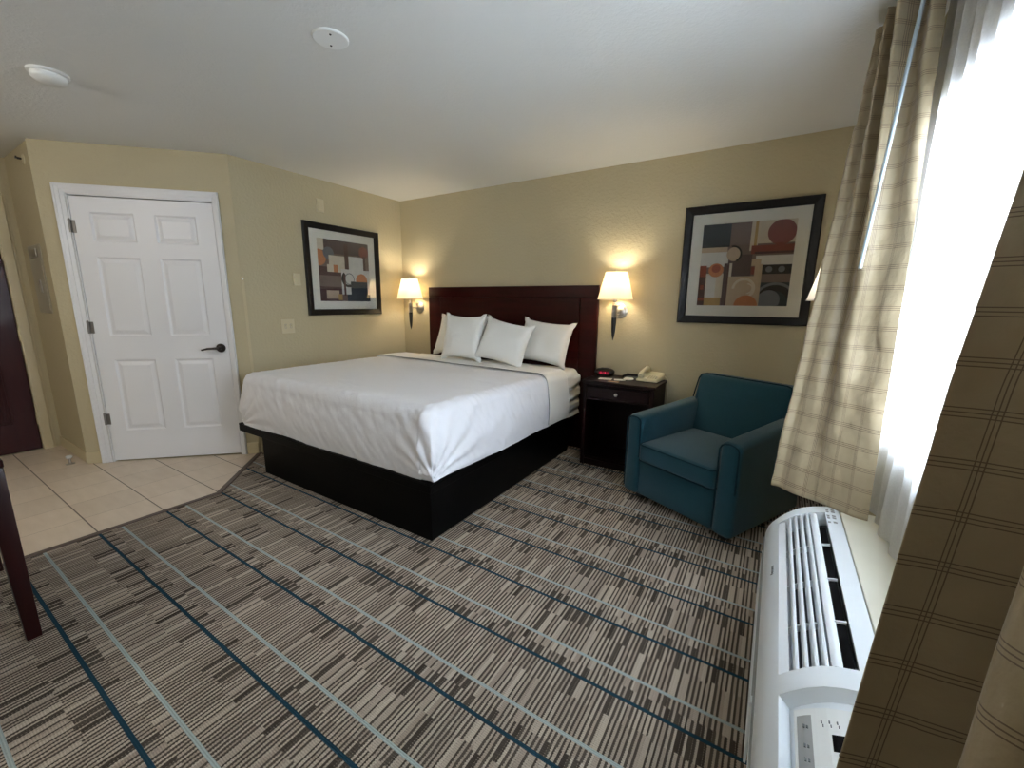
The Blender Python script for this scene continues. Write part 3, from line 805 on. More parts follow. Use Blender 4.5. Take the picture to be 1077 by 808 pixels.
# the turn-down line slants across the bed: shift the head end
for v in bm.verts:
    t = (v.co.y + 1.975) / (1.355)
    if t > .3:
        k = (t - .3) / .7
        v.co.y += k * (-.06 * max(0, (v.co.x - .5) / 1.7) + .02) + k * .03 * max(0, (.62 - v.co.z) / .3)
    # hem lifts and wanders
    if v.co.z < .5:
        k = (.5 - v.co.z) / .155
        v.co.z += k * (.012 * (1 + noise.noise(Vector((v.co.x * 3, v.co.y * 3, 0)))))
o = link('sheet_body', bm, M['sheet'], bs, smooth=True)

def banddisp(p, n, ox, oy): return .004 + .005 * noise.noise(p * 3) + .002 * noise.noise(p * 11) + (.004 * math.sin(p.y * 40 + p.z * 12) * max(0, noise.noise(p * 4)) if ox > 0 else 0)
bm = drape(XLB - .004, lambda y: xr(y) + .006, -.66, -.325, .779, .368, .085, 150, 34, 46, foot=False, disp=banddisp)
for v in bm.verts:
    t = (v.co.y + .66) / .335
    v.co.y += (-.06 * max(0, (v.co.x - .5) / 1.7) + .02) + .07 * max(0, (.62 - v.co.z) / .3) * (.4 + .3 * t)
    v.co.z += .006 * (1 - t) * (1 if v.co.z > .6 else 0)
o = link('turned_down_edge', bm, M['sheetband'], bs, smooth=True); tag(o, 'creamier turned-down band of the sheet')
md = o.modifiers.new('thickness', 'SOLIDIFY'); md.thickness = .007; md.offset = 0
# dark seam along the fold
def seam_pts():
    pts = []
    for i in range(60):
        x = XLB + .085 + (xr(-.66) - .17 - XLB) * i / 59
        pts.append((x, -.664 - .06 * max(0, (x - .5) / 1.7) + .02, .790 + .004 * noise.noise(Vector((x, -.6, .779)) * 3)))
    X = xr(-.72)
    for k in range(1, 7):
        a = k / 6 * PI / 2
        pts.append((X - .085 + .095 * math.sin(a), -.664 - .062 + .02 + .004, .695 + .095 * math.cos(a)))
    for k in range(1, 14):
        z = .695 - .315 * k / 13
        pts.append((X + .014 + .010 * math.sin(k / 13 * PI), -.704 + .03 * max(0, (.62 - z) / .3), z))
    return pts
one('seam', M['seam'], lambda bm: tube(bm, seam_pts(), .0022, 6), bs, 60)

def pillow(label, cx, cy, zb, w, h, th, lean, yaw, roll, seed):
    e = empty('pillow', (cx, cy, zb + .022)); tag(e, label, 'pillow', 'white bed pillows')
    bm = bmesh.new(); n = 40
    g = {}
    for s in (1, -1):
        for i in range(n + 1):
            for j in range(n + 1):
                if s == -1 and (i in (0, n) or j in (0, n)): g[s, i, j] = g[1, i, j]; continue
                u, v = -1 + 2 * i / n, -1 + 2 * j / n
                ed = (1 - abs(u) ** 3.2) * (1 - abs(v) ** 3.2)
                t = th / 2 * max(0, ed) ** .42
                pin = 1 - .10 * (1 - abs(v) ** 2) * abs(u) ** 4; pin2 = 1 - .11 * (1 - abs(u) ** 2) * abs(v) ** 4
                # sag: fuller low down
                t *= 1 - .25 * v
                x = u * w / 2 * pin; z = v * h / 2 * pin2
                p = Vector((x, s * t, z))
                q = Vector((x * 6 + seed, z * 6, s))
                p.y += .008 * noise.noise(q) * ed + .004 * math.sin((x * 1.5 + z) * 30 + seed) * max(0, noise.noise(q * .6)) * (1 - max(0, ed) * .5)
                if abs(u) > .8 and abs(v) > .8: p += Vector((u * .012, 0, v * .016))
                g[s, i, j] = bm.verts.new(p)
    for s in (1, -1):
        for i in range(n):
            for j in range(n): bm.faces.new((g[s, i, j], g[s, i + 1, j], g[s, i + 1, j + 1], g[s, i, j + 1]))
    mtx = Matrix.Rotation(R(yaw), 4, 'Z') @ Matrix.Rotation(R(-lean), 4, 'X') @ Matrix.Rotation(R(roll), 4, 'Y') @ Matrix.Translation((0, 0, h / 2))
    bmesh.ops.transform(bm, matrix=mtx, verts=bm.verts)
    o = link('pillowcase', bm, M['pillow'], e, smooth=True)
    return e
pillow('rear pillow leaning on the headboard at far left', .985, -.235, .775, .60, .42, .15, 20, 2, 1, 1)
pillow('front pillow standing nearest the left lamp, hiding most of the far-left one', 1.235, -.475, .775, .445, .43, .14, 12, 3, 1, 2)
pillow('front pillow tilted right, in the middle of the row', 1.655, -.475, .775, .50, .40, .14, 20, 4, 10, 3)
pillow('rear pillow at the right end, nearest the nightstand', 1.965, -.262, .775, .52, .40, .14, 20, 0, 5, 4)

# ------------------------------------------------------------------ nightstand and what is on it
ns = empty('nightstand', (2.745, -.205, 0)); tag(ns, 'dark mahogany nightstand with one drawer beside the bed', 'nightstand')
hx, hy = .285, .190
one('top', M['mahogd'], lambda bm: box(bm, -hx - .008, hx + .008, -hy - .010, hy, .695, .722, .004), ns)
def f(bm):
    box(bm, -hx, -hx + .03, -hy, hy, 0, .6945, .003); box(bm, hx - .03, hx, -hy, hy, 0, .6945, .003)
    box(bm, -hx + .03, hx - .03, hy - .015, hy, .05, .6945); box(bm, -hx + .03, hx - .03, -hy + .02, hy - .015, .05, .07)
    box(bm, -hx + .03, hx - .03, -hy + .004, hy - .015, .565, .58)
    box(bm, -hx + .03, hx - .03, -hy + .01, -hy + .03, .0, .05)
    box(bm, -hx + .03, hx - .03, -hy + .003, -hy + .02, .68, .6945)
one('carcass', M['mahogd'], f, ns)
dr = one('drawer', M['mahogd'], lambda bm: (box(bm, -hx + .034, hx - .034, -hy - .002, -hy + .016, .583, .676, .003), box(bm, -hx + .045, hx - .045, -hy + .016, hy - .03, .585, .66)), ns)
kn = one('knob', M['metal'], lambda bm: lathe(bm, [(.008, 0), (.006, -.008), (.007, -.012), (.014, -.018), (.015, -.024), (.010, -.029), (.001, -.030)], (0, -hy - .002, .63), 20, 'Y'), dr, 50)
tag(kn, 'round nickel knob')

# alarm clock
T = .7222
ac = empty('alarm_clock', (2.545, -.135, T), R(12)); tag(ac, 'dark rounded alarm clock with red display on the nightstand', 'alarm clock')
def f(bm):
    n = 28; prof = []
    rings = []
    for k in range(9):
        t = k / 8; y = -.05 + .10 * t
        sc = (1 - abs(2 * t - 1) ** 2.6 * .35)
        ring = [bm.verts.new((.085 * sc * math.copysign(abs(math.cos(a)) ** .7, math.cos(a)), y, .036 + .034 * sc * math.copysign(abs(math.sin(a)) ** .8, math.sin(a)))) for a in [2 * PI * i / n for i in range(n)]]
        rings.append(ring)
    for a, b in zip(rings, rings[1:]):
        for i in range(n): bm.faces.new((a[i], a[(i + 1) % n], b[(i + 1) % n], b[i]))
    bm.faces.new(rings[0]); bm.faces.new(rings[-1])
one('case', M['blackp'], f, ac, 50)
one('display', M['redlens'], lambda bm: box(bm, -.046, .046, -.0535, -.0495, .020, .052, .002), ac)
def f(bm):
    def dig(x, segs):
        w, h, t = .012, .018, .0028; z = .027
        R_ = dict(a=(x, x + w, z + h - t, z + h), d=(x, x + w, z, z + t), g=(x, x + w, z + h / 2 - t / 2, z + h / 2 + t / 2), b=(x + w - t, x + w, z + h / 2, z + h), c=(x + w - t, x + w, z, z + h / 2), f=(x, x + t, z + h / 2, z + h), e=(x, x + t, z, z + h / 2))
        for s in segs: a, b, c, d = R_[s]; box(bm, a, b, -.0545, -.0536, c, d)
    dig(-.032, 'abcdef'); dig(.004, 'abgcd'); dig(.021, 'bc')
    box(bm, -.010, -.006, -.0545, -.0536, .031, .035); box(bm, -.010, -.006, -.0545, -.0536, .038, .042)
one('digits', M['leddot'], f, ac)
one('button', M['darkmetal'], lambda bm: box(bm, -.03, .03, -.012, .012, .069, .073, .002), ac)

# phone
ph = empty('desk_phone', (2.925, -.105, T), R(-4)); tag(ph, 'cream push-button telephone on the right of the nightstand top', 'telephone')
def f(bm): hexa(bm, [(-.085, -.10, .0), (.085, -.10, 0), (.085, .10, 0), (-.085, .10, 0), (-.083, -.097, .018), (.083, -.097, .018), (.083, .098, .058), (-.083, .098, .058)], .006)
one('phone_body', M['cream'], f, ph, 40)
tm = Matrix.Translation((0, -.097, .018)) @ Matrix.Rotation(math.atan2(.040, .195), 4, 'X')
def f(bm):
    vs = box(bm, -.022, .076, .004, .186, .0005, .006, .002, 2, 0, tm)
one('face_plate', M['cream'], f, ph)
for r_ in range(4):
    for c_ in range(3):
        one('key', M['creamd'], lambda bm: box(bm, .0 + c_ * .019, .013 + c_ * .019, .02 + r_ * .017, .031 + r_ * .017, .006, .010, .001, 2, 0, tm), ph)
one('message_light', M['blackp'], lambda bm: (box(bm, .058, .068, .03, .036, .006, .009, 0, 2, 0, tm), box(bm, .058, .068, .055, .061, .006, .009, 0, 2, 0, tm)), ph)
one('number_card', M['paper'], lambda bm: box(bm, -.018, .0, .008, .017, .0061, .0068, 0, 2, 0, tm), ph)
def f(bm):
    tube(bm, [tm @ Vector((-.052, y, z)) for y, z in ((.006, .024), (.03, .034), (.06, .040), (.10, .042), (.14, .040), (.17, .034), (.192, .024))], [.019, .020, .0165, .015, .0165, .020, .019], 14)
    lathe(bm, [(.024, 0), (.024, .022), (.016, .028)], tm @ Vector((-.052, .022, .006)), 18); lathe(bm, [(.024, 0), (.024, .022), (.016, .028)], tm @ Vector((-.052, .172, .006)), 18)
one('handset', M['cream'], f, ph, 50)
def f(bm):
    pts = []
    for i in range(90):
        t = i / 89; a = i * 1.1
        cx = -.02 + .112 * t; cy = .112 - .02 * t; 
        cz = .02 + .01 * math.sin(t * PI)
        pts.append((cx, cy + .004 * math.cos(a), cz + .004 * math.sin(a)))
    tube(bm, pts, .0014, 5)
    tube(bm, [(.085, .10, .03), (.112, .108, .0), (.118, .115, -.08), (.118, .108, -.20), (.125, .106, -.40), (.13, .106, -.55)], .0022, 6)
one('cord', M['cream'], f, ph, 60)

nb = empty('notepad_holder', (2.775, -.075, T), R(-4)); tag(nb, 'flat black tray lying between the alarm clock and telephone', 'tray')
one('tray', M['blackp'], lambda bm: (box(bm, -.075, .06, -.05, .05, 0, .006, .002), box(bm, -.075, .06, .042, .05, .006, .026, .002), box(bm, -.075, -.068, -.05, .042, .006, .022, .002)), nb)
o = one('card', M['paper'], lambda bm: box(bm, -.052, .052, -.036, .036, 0, .003)); o.location = (2.60, -.262, T); o.rotation_euler = (0, 0, R(8))
tag(o, 'white card lying flat in front of the alarm clock', 'card', 'cards on the nightstand')
o = one('card', M['paper'], lambda bm: box(bm, -.045, .045, -.030, .030, 0, .003)); o.location = (2.715, -.245, T); o.rotation_euler = (0, 0, R(20))
tag(o, 'white card lying flat near the middle of the nightstand top', 'card', 'cards on the nightstand')
o = one('card', M['paperb'], lambda bm: box(bm, -.045, .045, -.018, .018, 0, .0015)); o.location = (2.695, -.345, T); o.rotation_euler = (0, 0, R(-3))
tag(o, 'tan card at the front edge of the nightstand', 'card', 'cards on the nightstand')
o = one('tissue_wad', M['paper'], lambda bm: lathe(bm, [(.02, 0), (.036, .004), (.04, .012), (.028, .02), (.012, .024), (.002, .022)], (0, 0, 0), 20), smooth=60)
for v in o.data.vertices: v.co += Vector((1, .8, .5)) * .006 * noise.noise(v.co * 60)
o.location = (2.775, -.205, T); tag(o, 'crumpled white wrapper lying beside the telephone', 'wrapper')

# ------------------------------------------------------------------ armchair
ch = empty('armchair', (2.958, -.790, 0), R(-26.0)); tag(ch, 'teal upholstered armchair in the corner under the picture', 'armchair')
CW = .785
def f(bm):
    hexa(bm, [(.03, .02, .052), (CW - .03, .02, .052), (CW - .03, .72, .052), (.03, .72, .052), (.03, .02, .31), (CW - .03, .02, .31), (CW - .03, .70, .29), (.03, .70, .29)], .012)
one('seat_base', M['teal'], f, ch, 40)
def arm(x0, x1):
    def f(bm):
        o_ = -1 if x0 < .3 else 1
        a0, a1 = (x0 - .004, x1) if o_ < 0 else (x0, x1 + .004)
        hexa(bm, [(a0, -.006, .050), (a1, -.006, .050), (a1, .76, .050), (a0, .76, .050), (x0, .004, .598), (x1, .004, .598), (x1, .70, .655), (x0, .70, .655)], .032, 5)
    a = one('arm', M['teal'], f, ch, 40)
    def f(bm):
        e_ = .010
        pts = [(x0 + e_ - .008, .004, .085), (x0 + e_ - .006, .002, .555)]
        for k in range(7):
            t = PI - k / 6 * PI
            pts.append(((x0 + x1) / 2 + ((x1 - x0) / 2 - .006) * math.cos(t), .006, .562 + .030 * math.sin(t)))
        pts += [(x1 - e_ + .006, .002, .555), (x1 - e_ + .006, .004, .32 if True else .1)]
        tube(bm, pts, .0045, 8)
    one('piping', M['tealp'], f, a, 60)
arm(0, .118); arm(CW - .118, CW)
def f(bm):
    n, x0, x1, y0, y1, z0, z1 = 24, .122, CW - .122, -.014, .56, .300, .432
    vs = {}
    bmesh.ops.create_grid
    hexa(bm, [(x0, y0, z0), (x1, y0, z0), (x1, y1, z0), (x0, y1, z0), (x0, y0, z1 - .006), (x1, y0, z1 - .006), (x1, y1, z1 + .02), (x0, y1, z1 + .02)], .026, 5)
    bmesh.ops.subdivide_edges(bm, edges=[e for e in bm.edges if e.calc_length() > .2], cuts=7, use_grid_fill=True)
    for v in bm.verts:
        if v.co.z > .40:
            u = (v.co.x - x0) / (x1 - x0) * 2 - 1; w = (v.co.y - y0) / (y1 - y0) * 2 - 1
            v.co.z += .014 * max(0, (1 - u * u)) * max(0, (1 - w * w))
cu = one('seat_cushion', M['teal'], f, ch, 50)
def f(bm):
    x0, x1, y = .122, CW - .122, -.016
    for z in (.418, .309):
        tube(bm, [(x0 - .001, .10, z + .002), (x0 + .002, .02, z), (x0 + .014, y + .004, z), (x0 + .04, y, z), (x1 - .04, y, z), (x1 - .014, y + .004, z), (x1 - .002, .02, z), (x1 + .001, .10, z + .002)], .0045, 8)
one('piping', M['tealp'], f, cu, 60)
def f(bm):
    # T shaped back: narrow between the arms, wider above them
    hexa(bm, [(.10, .535, .30), (CW - .10, .535, .30), (CW - .06, .78, .08), (.06, .78, .08), (.10, .622, .72), (CW - .10, .622, .72), (CW - .075, .79, .72), (.075, .79, .72)], .008, 3)
    hexa(bm, [(.062, .606, .640), (CW - .062, .606, .640), (CW - .055, .795, .60), (.055, .795, .60), (.072, .652, .842), (CW - .072, .652, .842), (CW - .072, .80, .836), (.072, .80, .836)], .035, 5)
bk = one('backrest', M['teal'], f, ch, 40)
def f(bm):
    tube(bm, [(.066, .612, .665), (.070, .624, .72), (.076, .648, .806), (.088, .662, .834), (.12, .672, .842), (CW - .12, .672, .842), (CW - .088, .662, .834), (CW - .076, .648, .806), (CW - .07, .624, .72), (CW - .066, .612, .665)], .005, 8)
one('piping', M['tealp'], f, bk, 60)
for x, y in ((.06, .07), (CW - .11, .07), (.06, .64), (CW - .11, .64)):
    one('foot', M['blackp'], lambda bm: box(bm, x, x + .05, y, y + .05, 0, .052, .006), ch)
one('swivel_base', M['blackp'], lambda bm: lathe(bm, [(.24, 0), (.24, .02), (.10, .03), (.10, .0515)], (CW / 2, .38, 0), 36), ch, 40)

# ------------------------------------------------------------------ desk at the left edge
dk = empty('desk', (1.0, -3.62, 0)); tag(dk, 'dark red-brown wooden desk, only its slim tapered legs in view at left', 'desk')
def dleg(x, y):
    def f(bm):
        sx = 1 if x > 0 else -1; sy = 1 if y > 0 else -1
        b, t = .042, .058
        def ring(s, z): return [(x, y, z), (x - sx * s, y, z), (x - sx * s, y - sy * s, z), (x, y - sy * s, z)]
        hexa(bm, ring(b, 0) + ring(t, .715), .003, 2)
    one('leg', M['leg'], f, dk, 30)
for x in (.392, -.40):
    for y in (.295, -.27): dleg(x, y)
one('tabletop', M['leg'], lambda bm: box(bm, -.43, .395, -.31, .297, .7155, .745, .004), dk)
one('apron', M['leg'], lambda bm: (box(bm, -.342, .333, .24, .262, .615, .715), box(bm, -.342, .333, -.262, -.24, .615, .715), box(bm, .345, .365, -.21, .236, .615, .715), box(bm, -.37, -.35, -.21, .236, .615, .715)), dk)

# ------------------------------------------------------------------ air conditioner under the window
YF, YN = -1.64, -2.93
au = empty('air_conditioner', (0, 0, 0)); tag(au, 'white through-wall air conditioner under the window', 'air conditioner')
PR = [(3.822, .10), (3.812, .22), (3.808, .34), (3.810, .405), (3.817, .438), (3.829, .460), (3.848, .486), (3.868, .508), (3.892, .530), (3.922, .551), (3.952, .564), (3.985, .573), (4.006, .577), (4.028, .578)]
iA, iB = 6, 11     # recess between PR[6] and PR[11]
def nrm(i):
    a = Vector(PR[max(0, i - 1)]); b = Vector(PR[min(len(PR) - 1, i + 1)]); d = (b - a).normalized()
    return Vector((d.y, -d.x))      # points into the body
def shell(bm):
    ys = [YF - .0, -1.695, -2.515, -2.575, -2.835, YN]
    def P(i, y, d=0.):
        n = nrm(i); return (PR[i][0] + n.x * d, y, PR[i][1] + n.y * d)
    def Q(a, b, c, d): bm.faces.new([bm.verts.new(p) for p in (a, b, c, d)])
    for k in range(len(ys) - 1):
        rec = k in (1, 3)
        for i in range(len(PR) - 1):
            if rec and iA <= i < iB: continue
            Q(P(i, ys[k]), P(i + 1, ys[k]), P(i + 1, ys[k + 1]), P(i, ys[k + 1]))
    # rounded ends
    for y, s in ((YF, 1), (YN, -1)):
        for i in range(len(PR) - 1):
            Q(P(i, y), P(i + 1, y), P(i + 1, y + s * .006, .004), P(i, y + s * .006, .004)); Q(P(i, y + s * .006, .004), P(i + 1, y + s * .006, .004), P(i + 1, y + s * .008, .014), P(i, y + s * .008, .014))
        pts = [P(i, y + s * .008, .014) for i in range(len(PR))] + [(4.028, y + s * .008, .10)]
        bm.faces.new([bm.verts.new(p) for p in pts])
    # recess walls
    for (a, b, dep) in ((ys[1], ys[2], .055), (ys[3], ys[4], .030)):
        for y in (a, b):
            s = -.006 if y == a else .006
            for i in range(iA, iB): Q(P(i, y), P(i + 1, y), P(i + 1, y + s, dep), P(i, y + s, dep))
        for i in (iA, iB): Q(P(i, a), P(i, b), P(i, b, dep), P(i, a, dep))
    # control recess floor
    for i in range(iA, iB): Q(P(i, ys[3], .030), P(i + 1, ys[3], .030), P(i + 1, ys[4], .030), P(i, ys[4], .030))
    # back and bottom
    Q((4.028, YF, .10), (4.028, YN, .10), (4.028, YN, .578), (4.028, YF, .578)); Q((3.822, YF, .10), (4.028, YF, .10), (4.028, YN, .10), (3.822, YN, .10))
bm = bmesh.new(); shell(bm); bmesh.ops.remove_doubles(bm, verts=bm.verts, dist=.0002)
o = link('housing', bm, M['ac'], au); smooth_by_angle(o, 28)
# cavity floor, coloured grey for the shade between the louvres
def curve_at(x):
    for (a, b), (c, d) in zip(PR[3:], PR[4:]):
        if a <= x <= c: return b + (d - b) * (x - a) / (c - a)
    return .578
def f(bm):
    for i in range(iA, iB):
        n0, n1 = nrm(i), nrm(i + 1)
        p = [(PR[i][0] + n0.x * .05, PR[i][1] + n0.y * .05), (PR[i + 1][0] + n1.x * .05, PR[i + 1][1] + n1.y * .05)]
        bm.faces.new([bm.verts.new(v) for v in ((p[0][0], -1.70, p[0][1]), (p[1][0], -1.70, p[1][1]), (p[1][0], -2.51, p[1][1]), (p[0][0], -2.51, p[0][1]))])
one('grille_cavity_shade', M['acmid'], f, au)
one('slot_shade_block', M['acdark'], lambda bm: hexa(bm, [(3.9625, -2.505, .53), (3.981, -2.505, .53), (3.981, -1.80, .53), (3.9625, -1.80, .53), (3.9625, -2.505, .556), (3.981, -2.505, .5605), (3.981, -1.80, .5605), (3.9625, -1.80, .556)]), au)  # solid black block stands in for the shade inside the slot
# louvres
def f(bm):
    q = [bm.verts.new(p) for p in ((3.8485, -1.699, .4855), (3.8485, -2.511, .4855), (3.868, -2.511, .4985), (3.868, -1.699, .4985))]; bm.faces.new(q)
    q2 = [bm.verts.new(p) for p in ((3.868, -1.699, .4985), (3.868, -2.511, .4985), (3.870, -2.511, .47), (3.870, -1.699, .47))]; bm.faces.new(q2)
one('grille_lip', M['ac'], f, au)
xs = [3.8805, 3.8975, 3.9145, 3.9315, 3.9505]
for k, x in enumerate(xs):
    def f(bm, x=x, k=k):
        z = curve_at(x); w = .0046 if k < 4 else .0098
        z1 = z - .003
        pts = [(x - w, z1 - .006), (x - w * .5, z1 - .001), (x + w * .4, z1 + .001), (x + w, z1 - .001), (x + w * .8, z1 - .012), (x - .002, z1 - .030), (x - w * .9, z1 - .030)]
        a = [bm.verts.new((p, -1.699, q)) for p, q in pts]; b = [bm.verts.new((p, -2.511, q)) for p, q in pts]
        n = len(pts)
        for i in range(n): bm.faces.new((a[i], a[(i + 1) % n], b[(i + 1) % n], b[i]))
        bm.faces.new(a); bm.faces.new(b[::-1])
    one('louver', M['ac'], f, au, 35)
for y in (-1.94, -2.15, -2.345):
    def f(bm, y=y):
        for x0, x1 in ((3.85, 3.982),):
            n = 10
            for i in range(n):
                a, b = x0 + (x1 - x0) * i / n, x0 + (x1 - x0) * (i + 1) / n
                za, zb = curve_at(a) - .012, curve_at(b) - .012
                if a > 3.94: za += .008; zb += .008
                hexa(bm, [(a, y - .002, za - .02), (b, y - .002, zb - .02), (b, y + .002, zb - .02), (a, y + .002, za - .02), (a, y - .002, za), (b, y - .002, zb), (b, y + .002, zb), (a, y + .002, za)])
    one('rib', M['ac'], f, au)
# front panel lines, latch and raised filter door
def f(bm):
    box(bm, 3.8045, 3.8085, -2.48, -1.70, .338, .342); box(bm, 3.8045, 3.8095, YN + .01, YF - .01, .386, .389)
one('seam_line', M['acgrey'], f, au)
def f(bm): hexa(bm, [(3.806, -2.47, .15), (3.812, -2.47, .15), (3.812, -1.66, .15), (3.806, -1.66, .15), (3.801, -2.47, .335), (3.812, -2.47, .335), (3.812, -1.66, .335), (3.806, -1.66, .335)], .002)
one('filter_door', M['ac'], f, au, 30)
one('clip', M['ac'], lambda bm: box(bm, 3.799, 3.812, -2.52, -2.495, .372, .384, .003), au)
# control panel
def cpm(x0, x1, y0, y1, dz=.0015, th=.0012):
    """patch lying on the control recess floor"""
    def f(bm):
        n = 6
        for i in range(n):
            a, b = x0 + (x1 - x0) * i / n, x0 + (x1 - x0) * (i + 1) / n
            za, zb = curve_at(a) - .033 + dz, curve_at(b) - .033 + dz
            hexa(bm, [(a, y0, za - th), (b, y0, zb - th), (b, y1, zb - th), (a, y1, za - th), (a, y0, za), (b, y0, zb), (b, y1, zb), (a, y1, za)])
    return f
pn = one('control_panel', M['whiteplastic'], cpm(3.876, 3.978, -2.825, -2.600, .003, .004), au)
one('button_strip', M['acgrey'], cpm(3.880, 3.902, -2.822, -2.618, .0045), pn)
one('display', M['acdark'], cpm(3.931, 3.950, -2.700, -2.664, .0045), pn)
def f(bm):
    def t(x, y, w=.004, h=.0016):
        z = curve_at(x) - .033 + .0062; box(bm, x - h, x + h, y - w, y + w, z - .0012, z)
    for y in (-2.645, -2.69, -2.72, -2.765, -2.81): t(.0 + 3.890, y, .004); t(3.895, y - .003, .003)
    for x in (3.917, 3.929, 3.941): t(x, -2.637, .003, .0012); t(x + .002, -2.646, .0028, .0009)
    for x in (3.938, 3.948): t(x, -2.712, .006, .0012)
    for x in (3.921, 3.934): t(x, -2.765, .0018, .0018); t(x, -2.778, .005, .0008)
    t(3.927, -2.772, .0006, .008); t(3.913, -2.808, .006, .0012)
one('markings', M['ink'], f, pn)
def f(bm):
    # printed notice beside the grille: two columns of grey lines
    for k in range(7):
        y = -1.665 - k * .018
        for x0, x1 in ((3.988, 4.000), (4.003, 4.014)):
            if (k + int(x0 * 1000)) % 3: box(bm, x0, x1, y - .012, y, curve_at(x0) + .0008, curve_at(x0) + .0016)
one('printed_notice', M['acgrey'], f, au)
# maker's name on the front edge
def text(name, s, size, mat, mtx, parent):
    cu_ = bpy.data.curves.new(name, 'FONT'); cu_.body = s; cu_.size = size; cu_.extrude = .0003; cu_.align_x = 'CENTER'; cu_.align_y = 'CENTER'
    t = bpy.data.objects.new(name + '_curve', cu_); COL.objects.link(t)
    me = bpy.data.meshes.new_from_object(t.evaluated_get(bpy.context.evaluated_depsgraph_get()))
    bpy.data.objects.remove(t)
    me.materials.clear(); me.materials.append(mat)
    o = bpy.data.objects.new(name, me); COL.objects.link(o); o.parent = parent; o.matrix_world = mtx
    return o
n_ = nrm(5); zax = Vector((-n_.x, 0, -n_.y)).normalized(); xax = Vector((0, 1, 0)); yax = zax.cross(xax)
mt_ = Matrix((xax, yax, zax)).transposed().to_4x4(); mt_.translation = Vector((3.832, -2.03, .4655)) + zax * .0012
text('brand_lettering', 'Amana', .020, M['ink'], mt_, au)
# sleeve ledge between unit and wall
struct(one('trim_4', M['ledge'], lambda bm: box(bm, 4.033, WX - .001, YN, YF + .012, .0, .574, .003)), 'off-white ledge behind the air conditioner', 'ledge')
one('subbase', M['ac'], lambda bm: box(bm, 3.87, 4.02, YN + .02, YF - .02, 0, .0995, .003), au)

# ------------------------------------------------------------------ curtains
def catmull(P, t):
    n = len(P) - 1; x = t * n; i = min(int(x), n - 1); f_ = x - i
    p0, p1, p2, p3 = P[max(i - 1, 0)], P[i], P[i + 1], P[min(i + 2, n)]
    return .5 * ((2 * p1) + (-p0 + p2) * f_ + (2 * p0 - 5 * p1 + 4 * p2 - p3) * f_ ** 2 + (-p0 + 3 * p1 - 3 * p2 + p3) * f_ ** 3)
def lerp_keys(keys, z):
    """keys: list of (z, (x, y)) descending z"""
    ks = sorted(keys, key=lambda k: k[0])
    if z <= ks[0][0]: return Vector(ks[0][1])
    for a, b in zip(ks, ks[1:]):
        if z <= b[0]:
            t = (z - a[0]) / (b[0] - a[0]); return Vector(a[1]).lerp(Vector(b[1]), t)
    return Vector(ks[-1][1])
def curtain(name, parent, tracks, ztop, zbot, nu, nv, mat, uoff=0., us=1., shear=0., wr=.004, zhem=None, thick=.0012, fine=0.):
    rows = []
    for j in range(nv + 1):
        z = zbot + (ztop - zbot) * j / nv
        P = [lerp_keys(k, z) for k in tracks]
        rows.append((z, [catmull(P, i / nu) for i in range(nu + 1)]))
    mid = rows[nv // 2][1]; arc = [0.]
    for a, b in zip(mid, mid[1:]): arc.append(arc[-1] + (b - a).length)
    bm = bmesh.new(); uvl = bm.loops.layers.uv.new('UVMap')
    vs, uvs = [], []
    for j, (z, r) in enumerate(rows):
        rv, ru = [], []
        for i, p in enumerate(r):
            q = r[min(i + 1, nu)] - r[max(i - 1, 0)]
            n = Vector((q.y, -q.x)).normalized()
            k = wr * (1.6 if z < 1.3 else 1) * noise.noise(Vector((arc[i] * 9, z * 7, 2))) + fine * noise.noise(Vector((arc[i] * 30, z * 26, 4)))
            zz = z
            if zhem and j < 6: zz = z + zhem(i / nu) * (1 - j / 6)
            rv.append(bm.verts.new((p.x + n.x * k, p.y + n.y * k, zz))); ru.append((arc[i] * us + uoff + shear * (ztop - z), z))
        vs.append(rv); uvs.append(ru)
    for j in range(nv):
        for i in range(nu):
            fc = bm.faces.new((vs[j][i], vs[j][i + 1], vs[j + 1][i + 1], vs[j + 1][i]))
            for lp, (a, b) in zip(fc.loops, ((j, i), (j, i + 1), (j + 1, i + 1), (j + 1, i))): lp[uvl].uv = uvs[a][b]
    o = link(name, bm, mat, parent, smooth=True)
    if thick:
        md = o.modifiers.new('thickness', 'SOLIDIFY'); md.thickness = thick; md.offset = 0
    return o

def folds(L, Rr, n, amp, phase=0.):
    pass
far = empty('curtain', (0, 0, 0)); tag(far, 'plaid tan curtain gathered beside the armchair, hem above the air conditioner', 'curtain', 'plaid tan drapes')
# tracks: (z,(x,y)) from the wall side round to the window side; deep pleats on top opening into a flat lower panel
zt, zb = 2.415, .60
def trk(top, mid, bot): return [(zt, top), (1.55, mid), (zb, bot)]
tracks = [
    trk((4.10, -1.02), (4.09, -1.10), (4.08, -1.25)),
    trk((4.02, -1.06), (3.99, -1.14), (3.94, -1.36)),
    trk((3.958, -1.19), (3.888, -1.38), (3.806, -1.575)),
    trk((4.040, -1.20), (3.915, -1.415), (3.838, -1.603)),
    trk((3.965, -1.33), (3.945, -1.455), (3.882, -1.637)),
    trk((4.060, -1.29), (3.985, -1.455), (3.925, -1.662)),
    trk((3.985, -1.42), (3.985, -1.550), (3.968, -1.692)),
    trk((4.075, -1.35), (4.038, -1.565), (4.012, -1.722)),
    trk((4.065, -1.45), (4.078, -1.610), (4.058, -1.752)),
    trk((4.108, -1.43), (4.100, -1.625), (4.096, -1.762)),
]
curtain('drape', far, tracks, zt, zb, 160, 150, M['curtain'], wr=.006, fine=.0035, us=1.7)
one('wand', M['wand'], lambda bm: tube(bm, [(4.040, -1.56, 2.42), (3.965, -1.725, 1.460)], .0058, 10), far, 50)
